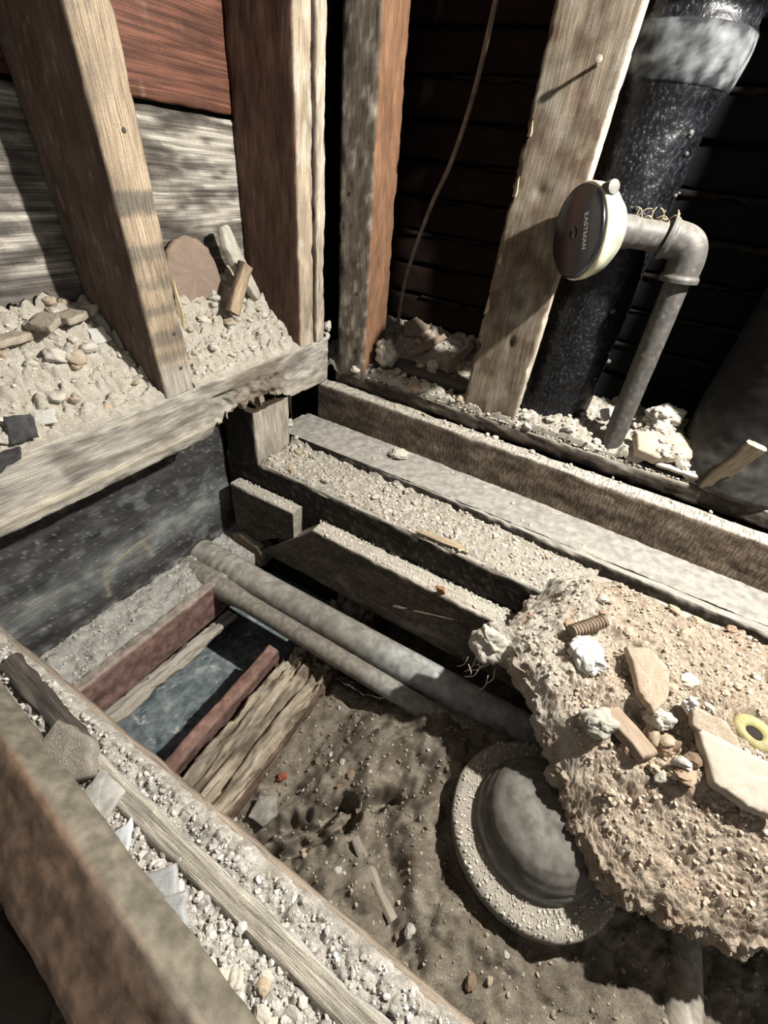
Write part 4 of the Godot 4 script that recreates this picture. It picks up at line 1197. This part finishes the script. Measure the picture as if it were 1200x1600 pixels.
	strew(22, "mortar_bit", "bit on the saw marked joist edge", "bits on the saw marked joist", -0.50, 0.25, -0.785, -0.765, jt, 0.005, 0.011, pale, ["at the corner end", "mid length", "at the right"], func(x: float, z: float) -> bool: return z < -0.758 + 0.0235 * x)
	for s in [[Vector3(-0.447, -0.020, -0.835), Vector3(0.045, 0.055, 0.042), "rounded pale mortar lump against the orange side of the corner stud"], [Vector3(-0.352, -0.034, -0.884), Vector3(0.026, 0.024, 0.022), "single round mortar ball on the dark board by the wide stud"], [Vector3(0.098, -0.002, -0.880), Vector3(0.062, 0.040, 0.050), "biggest pale mortar chunk behind the foot of the elbow pipe"], [Vector3(-0.575, 0.015, -0.800), Vector3(0.016, 0.022, 0.016), "upper mortar bit lodged in the dark gap of the wall corner"], [Vector3(-0.577, -0.006, -0.800), Vector3(0.014, 0.020, 0.016), "lower mortar bit lodged in the dark gap of the wall corner"]]:
		crusted("mortar_lump", s[2], "mortar", "", s[0], s[1], Vector3(0.2, rng.randf() * 6.0, 0.3), M.pale)
	shard.call("white_flake", [Vector2(-0.014, 0.008), Vector2(0.010, 0.014), Vector2(0.018, -0.006), Vector2(-0.006, -0.012)], 0.004, Vector3(0.012, -0.022, -0.865), Vector3(-0.5, 0.3, 0.3), M.grit_fine, "bright white plaster flake at the foot of the elbow pipe", "plaster", c8(246, 244, 238), c8(236, 232, 222))
	shard.call("mortar_cake", [Vector2(-0.050, 0.018), Vector2(0.010, 0.032), Vector2(0.046, 0.016), Vector2(0.040, -0.018), Vector2(-0.010, -0.030), Vector2(-0.044, -0.020)], 0.024, Vector3(0.118, -0.036, -0.826), Vector3(F + 0.5, 0.1, 0.1), M.grit, "flattened cake of tan mortar under the biggest chunk by the elbow pipe", "mortar", c8(206, 184, 154), c8(226, 212, 188))
	var thin := shard.call("long_chip", [Vector2(-0.034, 0.006), Vector2(0.030, 0.007), Vector2(0.034, -0.004), Vector2(-0.032, -0.006)], 0.006, Vector3(0.148, -0.056, -0.803), Vector3(F + 0.3, 0, -0.05), M.grit_fine, "long pale chip lying along the front of the sole timber", "chip", c8(226, 220, 206), c8(200, 192, 176)) as MeshInstance3D
	thin.name = "long_chip"
	for s in [[Vector3(-0.385, -0.012, -0.915), 0.5, "curved mortar flake leaning in the dim bay, the left one of two"], [Vector3(-0.300, -0.014, -0.905), 0.9, "curved mortar flake leaning in the dim bay, the one touching the wide stud"]]:
		shard.call("curved_flake", [Vector2(-0.045, -0.012), Vector2(0.0, -0.004), Vector2(0.048, 0.012), Vector2(0.044, 0.022), Vector2(-0.01, 0.014), Vector2(-0.048, 0.0)], 0.008, s[0], Vector3(-0.7, s[1], 0.35), M.grit, s[2], "mortar", c8(190, 166, 138), c8(150, 128, 106))
	shard.call("mortar_flake", [Vector2(-0.02, -0.02), Vector2(0.03, -0.016), Vector2(0.036, 0.012), Vector2(0.0, 0.03), Vector2(-0.024, 0.012)], 0.01, Vector3(-0.440, 0.010, -0.945), Vector3(-0.8, 0.1, 0.1), M.grit, "broad mortar flake leaning on the wall behind the cable foot", "mortar", c8(180, 160, 138), c8(150, 132, 112))

	# ------------------------------------------------ rubble between the left studs
	var left := func(x: float, z: float) -> float:
		var p := Vector3(x, 0, z)
		var t := clampf((x + 0.685) / 0.127, 0, 1)
		var y := 0.118 * pow(1.0 - t, 1.15) + 0.004
		y += 0.012 * fbm(p, 0.06) * (1.0 - t * 0.7)
		var a := (1.0 - 0.75 * ss(0.8, 1.0, t))
		y += a * (0.015 * lump(Vector3(x, y * 0.8, z), 0.027) + 0.007 * lump(Vector3(x + 1.0, y * 0.8, z), 0.013) - 0.013)
		y += 0.0014 * fine(p, 0.005)
		return y
	var lh1 := heap("mortar_rubble", "packed heap of pale mortar on the sill left of the foreground stud", -0.685, -0.558, -0.373, 0.2, 0.0017, left, c8(216, 209, 193), c8(188, 179, 160), 0.03)
	var lh2 := heap("mortar_rubble", "packed heap of pale mortar between the foreground stud and the corner stud", -0.685, -0.558, -0.684, -0.428, 0.0015, left, c8(216, 209, 193), c8(188, 179, 160), 0.03)
	crumbs(lh1, 900, -0.68, -0.565, -0.37, -0.05, left, 0.0015, 0.007, d1, d2)
	crumbs(lh2, 900, -0.68, -0.565, -0.68, -0.43, left, 0.0015, 0.007, d1, d2)
	strew(46, "mortar_chunk", "chunk in the leftmost heap", "chunks left of the foreground stud", -0.682, -0.575, -0.365, -0.06, left, 0.012, 0.030, pale, ["against the stud", "mid heap", "near the left picture edge"])
	strew(40, "mortar_chunk", "chunk in the heap between left studs", "chunks between the left studs", -0.682, -0.575, -0.675, -0.435, left, 0.010, 0.024, pale, ["by the corner stud", "mid heap", "by the foreground stud"])
	for s in [[-0.20, 0.035, 0.4, "first from the picture edge"], [-0.255, 0.045, -0.2, "the broadest, third from the edge"], [-0.30, 0.04, 0.5, "fourth from the edge"], [-0.335, 0.03, 0.1, "nearest the foreground stud"], [-0.225, 0.03, 1.0, "second from the edge, turned"]]:
		shard.call("mortar_flake", [Vector2(-s[1], -0.010), Vector2(0.0, -0.016), Vector2(s[1], -0.004), Vector2(s[1] * 0.7, 0.014), Vector2(-s[1] * 0.6, 0.016)], 0.009, Vector3(-0.655, float(left.call(-0.655, s[0])) + 0.006, s[0]), Vector3(F, 0.4, PI / 2 + s[2]), M.grit, "flat mortar flake on the leftmost heap crest, " + str(s[3]), "mortar", c8(206, 194, 172), c8(176, 162, 140)).set_meta("group", "flakes on the left heap crest")
	shard.call("white_flake", [Vector2(-0.012, -0.008), Vector2(0.012, -0.010), Vector2(0.010, 0.010), Vector2(-0.008, 0.012)], 0.004, Vector3(-0.638, 0.075, -0.350), Vector3(-0.5, 1.1, 0.3), M.grit_fine, "white plaster flake against the left side of the foreground stud", "plaster", c8(244, 242, 236), c8(234, 230, 220))
	shard.call("tar_shard", [Vector2(-0.024, -0.012), Vector2(0.020, -0.014), Vector2(0.028, 0.004), Vector2(-0.006, 0.016), Vector2(-0.026, 0.008)], 0.004, Vector3(-0.545, 0.006, -0.148), Vector3(F + 0.25, 0.25, 1.2), M.smudge, "dark slate coloured shard lying flat on the sill at the left edge", "shard", c8(84, 82, 84), c8(62, 61, 64))
	shard.call("tar_shard", [Vector2(-0.014, -0.016), Vector2(0.014, -0.014), Vector2(0.018, 0.012), Vector2(-0.008, 0.018)], 0.004, Vector3(-0.566, 0.022, -0.190), Vector3(-0.7, 1.0, 0.2), M.smudge, "dark slate coloured shard propped upright beside the white flake on the sill", "shard", c8(88, 86, 88), c8(66, 65, 68))
	shard.call("white_flake", [Vector2(-0.012, -0.008), Vector2(0.012, -0.010), Vector2(0.012, 0.008), Vector2(-0.010, 0.010)], 0.003, Vector3(-0.575, 0.022, -0.222), Vector3(-0.9, 0.9, 0.1), M.grit_fine, "white plaster flake beside the dark shards on the sill", "plaster", c8(244, 240, 230), c8(230, 226, 214))
	# leaning pieces at the back of the middle heap
	shard.call("round_slab", [Vector2(-0.062, -0.055), Vector2(-0.061, -0.010), Vector2(-0.055, 0.022), Vector2(-0.042, 0.046), Vector2(-0.024, 0.058), Vector2(-0.004, 0.062), Vector2(0.016, 0.057), Vector2(0.034, 0.042), Vector2(0.045, 0.020), Vector2(0.050, -0.008), Vector2(0.050, -0.035), Vector2(0.040, -0.055)], 0.012, Vector3(-0.668, 0.118, -0.552), Vector3(-0.12, PI / 2, 0.0), M.grit_fine, "round topped brown plaster slab leaning on the boards between the left studs", "slab", c8(176, 152, 132), c8(156, 134, 116))
	shard.call("plaster_shard", [Vector2(-0.026, 0.062), Vector2(-0.006, 0.064), Vector2(0.034, -0.052), Vector2(0.020, -0.058), Vector2(-0.020, 0.0), Vector2(-0.034, 0.034)], 0.014, Vector3(-0.640, 0.132, -0.627), Vector3(-0.25, PI / 2 + 0.3, 0.0), M.grit, "tall pale plaster shard leaning beside the corner stud", "plaster", c8(228, 222, 206), c8(190, 182, 164))
	var wdg := beam("wood_wedge", Vector3(-0.610, 0.074, -0.568), Vector3(-0.616, 0.142, -0.616), X, 0.026, 0.016, M.wood_c, {"tints": [c8(170, 146, 112), c8(182, 158, 124), brn, brn, c8(140, 130, 110)], "seed": 22.0, "step": 0.004, "rough": 0.0015, "nibble": 0.003})
	tag(wdg, "short pointed wood wedge stuck in the heap between the left studs", "wood")

	# ------------------------------------------------ dust and crumbs on the joists
	var j2y := func(x: float, z: float) -> float: return -0.1825 + 0.0014 * fbm(Vector3(x, 0, z), 0.02)
	crumbs(j2, 900, -0.59, 0.35, -0.755, -0.665, j2y, 0.0015, 0.006, d1, d2, func(x: float, z: float) -> bool: return fbm(Vector3(x, 0, z), 0.08) > 0.05)
	strew(16, "mortar_bit", "bit on the smooth dusty joist", "bits on the smooth dusty joist", -0.55, 0.1, -0.75, -0.67, j2y, 0.006, 0.012, pale, ["at the corner end", "mid length", "at the right"])
	crusted("mortar_lump", "largest mortar lump on the smooth dusty joist casting a short shadow", "mortar", "", Vector3(-0.330, -0.172, -0.722), Vector3(0.042, 0.018, 0.028), Vector3(0.1, 0.4, 0), M.pale)
	crusted("mortar_lump", "mortar lump at the corner end of the smooth dusty joist", "mortar", "", Vector3(-0.592, -0.172, -0.675), Vector3(0.024, 0.022, 0.022), Vector3(0.1, 0.4, 0), M.pale)
	var j3y := func(x: float, z: float) -> float:
		var p := Vector3(x, 0, z)
		var e := ss(-0.549, -0.560, z)
		return -0.206 + e * (0.004 * lump(p, 0.014) + 0.004 * (fbm(p, 0.05) + 0.3) + 0.002 * lump(p + X, 0.006) + 0.010 * ss(-0.47, -0.56, x) * fbm(p, 0.03)) + 0.014 * ss(-0.635, -0.66, z) * (0.4 + fbm(p, 0.03))
	var jh := heap("mortar_crumble", "layer of crumbled mortar covering the third joist", -0.560, 0.10, -0.656, -0.550, 0.0018, j3y, d1, d2, 0.006)
	crumbs(jh, 2600, -0.56, 0.08, -0.652, -0.551, j3y, 0.0015, 0.008, d1, d2)
	strew(44, "mortar_bit", "bit in crumble on the third joist", "bits on the third joist", -0.555, 0.05, -0.655, -0.556, j3y, 0.008, 0.018, pale, ["by the post stub", "mid length", "by the mortar bed"])
	shard.call("wood_sliver", [Vector2(-0.05, -0.004), Vector2(0.05, -0.006), Vector2(0.03, 0.010), Vector2(-0.04, 0.006)], 0.004, Vector3(-0.150, -0.199, -0.556), Vector3(F, 0, 0.06), M.wood, "pale split sliver along the front edge of the third joist", "wood", c8(206, 184, 146), c8(180, 158, 124))
	var j4y := func(x: float, z: float) -> float: return -0.2705
	crumbs(j4, 1100, -0.40, 0.1, -0.548, -0.512, j4y, 0.002, 0.007, d1, d2)
	crumbs(post, 260, -0.615, -0.455, -0.546, -0.518, func(_x, _z): return -0.259, 0.002, 0.006, d1, d2)
	crumbs(sole, 500, -0.5, 0.4, -0.806, -0.80, func(_x, _z): return -0.070, 0.002, 0.006, d1, d2)

	# ------------------------------------------------ near timber with rubble and the loose plank
	var fb := beam("near_joist", Vector3(-0.66, -0.225, -0.0155), Vector3(0.45, -0.225, -0.0155), Y, 0.103, 0.130, M.wood_b, {"tints": [c8(140, 118, 96), c8(156, 136, 114), c8(130, 112, 94), brn, brn], "seed": 23.0, "dust": 0.3, "step": 0.006, "nibble": 0.002})
	tag(fb, "near joist under the gravelly rubble at the lower left", "joist")
	var fy := func(x: float, z: float) -> float:
		var p := Vector3(x, 0, z)
		var e := ss(-0.066, -0.052 + 0.008 * fbm(p, 0.04), z)
		return -0.163 + e * (0.006 + 0.005 * fbm(p, 0.05) + 0.006 * lump(p, 0.011) + 0.0028 * lump(p + X, 0.006) + 0.0008 * fine(p, 0.003) + 0.006 * ss(-0.02, 0.02, z) * lump(p + Y, 0.02))
	var fh := heap("gravel_rubble", "gravelly layer of broken plaster on the near joist", -0.62, 0.30, -0.0655, 0.034, 0.0014, fy, c8(210, 205, 194), c8(160, 154, 142), 0.004)
	var fstep := func(x: float, z: float) -> bool: return z > -0.056 + 0.006 * fbm(Vector3(x, 0, z), 0.04)
	crumbs(fh, 5200, -0.5, 0.26, -0.062, 0.034, fy, 0.0016, 0.0055, c8(205, 201, 192), c8(160, 155, 145), fstep)
	crumbs(fh, 1500, -0.5, 0.26, -0.02, 0.034, fy, 0.002, 0.009, c8(205, 201, 192), c8(160, 155, 145), fstep, "coarse_crumbs")
	strew(60, "plaster_bit", "plaster bit on the near joist", "bits on the near joist", -0.33, 0.15, -0.014, 0.018, fy, 0.008, 0.018, pale, ["at the upper left", "midway", "at the picture bottom"])
	var lath := beam("lath_strip", Vector3(-0.300, -0.150, -0.030), Vector3(0.20, -0.150, -0.0235), Vector3(0, 0.94, 0.34), 0.021, 0.008, M.wood_c, {"tints": [c8(190, 180, 160), c8(196, 186, 166), c8(176, 176, 172), brn, brn], "seed": 24.0, "step": 0.003, "rough": 0.0012, "nibble": 0.002, "dust": 0.5, "r": 0.003})
	tag(lath, "long dusty lath strip half buried in the rubble on the near joist", "lath")
	var dl := beam("dark_strip", Vector3(-0.440, -0.150, -0.046), Vector3(-0.290, -0.152, -0.034), Vector3(0, 0.94, 0.34), 0.024, 0.010, M.wood_dark, {"tints": [c8(96, 90, 84), c8(106, 100, 92), dk, brn, brn], "seed": 25.0, "step": 0.004, "rough": 0.0015})
	tag(dl, "dark wet looking strip of wood at the left end of the near rubble", "wood")
	shard.call("plaster_slab", [Vector2(-0.034, 0.016), Vector2(0.010, 0.022), Vector2(0.032, 0.004), Vector2(0.012, -0.020), Vector2(-0.026, -0.018)], 0.016, Vector3(-0.292, -0.142, -0.022), Vector3(F + 0.25, 0.2, -0.2), M.grit, "crumpled grey plaster lump across the upper end of the lath strip", "plaster", c8(176, 168, 152), c8(150, 142, 128))
	shard.call("plaster_slab", [Vector2(-0.018, 0.012), Vector2(0.014, 0.018), Vector2(0.024, -0.008), Vector2(-0.006, -0.018)], 0.006, Vector3(-0.246, -0.146, -0.017), Vector3(F + 0.1, 0.1, -0.3), M.smudge, "flat smooth grey plaster piece beside the lath strip", "plaster", c8(188, 186, 178), c8(172, 170, 162))
	shard.call("plaster_slab", [Vector2(-0.010, -0.018), Vector2(0.010, -0.010), Vector2(0.004, 0.020), Vector2(-0.006, 0.010)], 0.004, Vector3(-0.197, -0.143, -0.003), Vector3(F + 0.3, 0.2, 0.3), M.smudge, "pale bluish triangular plaster flake near the loose plank", "plaster", c8(206, 212, 216), c8(194, 200, 204))
	for s in [[-0.150, -0.001, 0.026], [-0.132, 0.003, 0.022]]:
		shard.call("plaster_slab", [Vector2(-s[2] * 0.6, -s[2] * 0.4), Vector2(s[2] * 0.5, -s[2] * 0.6), Vector2(s[2] * 0.7, s[2] * 0.3), Vector2(-s[2] * 0.2, s[2] * 0.6)], 0.008, Vector3(s[0], -0.142, s[1]), Vector3(F + 0.4, 0.3, 0.8 * s[2] * 40.0), M.grit_fine, "light bluish plaster chunk beside a dark hollow, the %s of a pair" % ("bigger" if s[2] > 0.024 else "smaller"), "plaster", c8(206, 210, 210), c8(180, 182, 180))
	var plank := beam("loose_plank", Vector3(-0.56, -0.156, -0.005), Vector3(0.16, -0.156, 0.067), Vector3(0, 0.707, 0.707), 0.084, 0.031, M.smudge, {"tints": [c8(128, 102, 82), c8(152, 122, 98), c8(126, 119, 103), brn, brn], "seed": 26.0, "mottle": 0.15, "step": 0.006, "rough": 0.0008, "nibble": 0.003,
		"paint": func(p: Vector3, f: int, c: Color) -> Color:
			if f == 1:
				c = c.lerp(c8(176, 164, 144), ss(-0.02, -0.04, p.z) * ss(0.3, 0.5, p.x) * 0.8)
			return c})
	tag(plank, "smooth brown plank close to the camera in the lower left corner", "plank")

	# ------------------------------------------------ things on the dirt
	var g0 := func(x: float, z: float, dy: float) -> Vector3: return Vector3(x, float(ground.call(x, z)) + dy, z)
	var ga: Vector3 = g0.call(-0.066, -0.172, 0.010)
	var gb: Vector3 = g0.call(0.019, -0.128, 0.006)
	var stk := beam("wood_stick", ga, gb, Y, 0.013, 0.006, M.wood_b, {"tints": [c8(150, 138, 118), c8(158, 146, 126), brn, brn, brn], "seed": 27.0, "step": 0.003, "dust": 0.3})
	tag(stk, "flat weathered stick lying on the dirt beside the near joist", "stick")
	shard.call("flat_stone", [Vector2(-0.020, -0.012), Vector2(0.006, -0.022), Vector2(0.022, -0.004), Vector2(0.014, 0.020), Vector2(-0.014, 0.018)], 0.008, g0.call(-0.212, -0.148, 0.008), Vector3(F, 0.2, 0.2), M.smudge, "flat grey stone on the dirt beside the rotten timber", "stone", c8(156, 152, 142), c8(140, 136, 126))
	chunk("brick_chip", "small orange brick chip on the dirt beside the rotten timber", "brick", "", g0.call(-0.222, -0.200, 0.006), Vector3(0.020, 0.012, 0.014), Vector3(0.3, 0.7, 0), M.brick)
	shard.call("wood_chip", [Vector2(-0.004, -0.012), Vector2(0.005, -0.010), Vector2(0.003, 0.014)], 0.003, g0.call(-0.084, -0.215, 0.012), Vector3(-0.7, 0.3, 0.2), M.wood, "pointed pale wood chip standing in the dirt hollow", "chip", c8(196, 184, 160), c8(176, 164, 140))
	strew(38, "dirt_stone", "stone on the dirt", "stones on the dirt", -0.25, 0.05, -0.36, -0.09, ground, 0.005, 0.015, [M.gray, M.brown, M.brown, M.tan], ["beside the rotten timber", "mid ground", "beside the pipe hub"])
	strew(26, "dirt_stone", "stone on dirt before the pipe hub", "stones before the pipe hub", 0.10, 0.40, -0.17, -0.02, ground, 0.007, 0.018, [M.gray, M.brown, M.tan], ["left of the floor pipe", "by the floor pipe"])

	# the lamp that lights the place
	var lamp := base("work_lamp", key.position)
	tag(lamp, "small bare work lamp bulb hung outside the picture at the right", "lamp")
	var gm := StandardMaterial3D.new()
	gm.albedo_color = Color(1, 0.97, 0.92)
	gm.emission_enabled = true
	gm.emission = Color(1, 0.97, 0.92)
	gm.emission_energy_multiplier = 4.0
	var sm := SphereMesh.new()
	sm.radius = 0.02
	sm.height = 0.04
	put("bulb", sm, gm, lamp)
	var cy := CylinderMesh.new()
	cy.top_radius = 0.012
	cy.bottom_radius = 0.018
	cy.height = 0.05
	put("socket", cy, M.iron, lamp, Vector3(0, 0.044, 0))
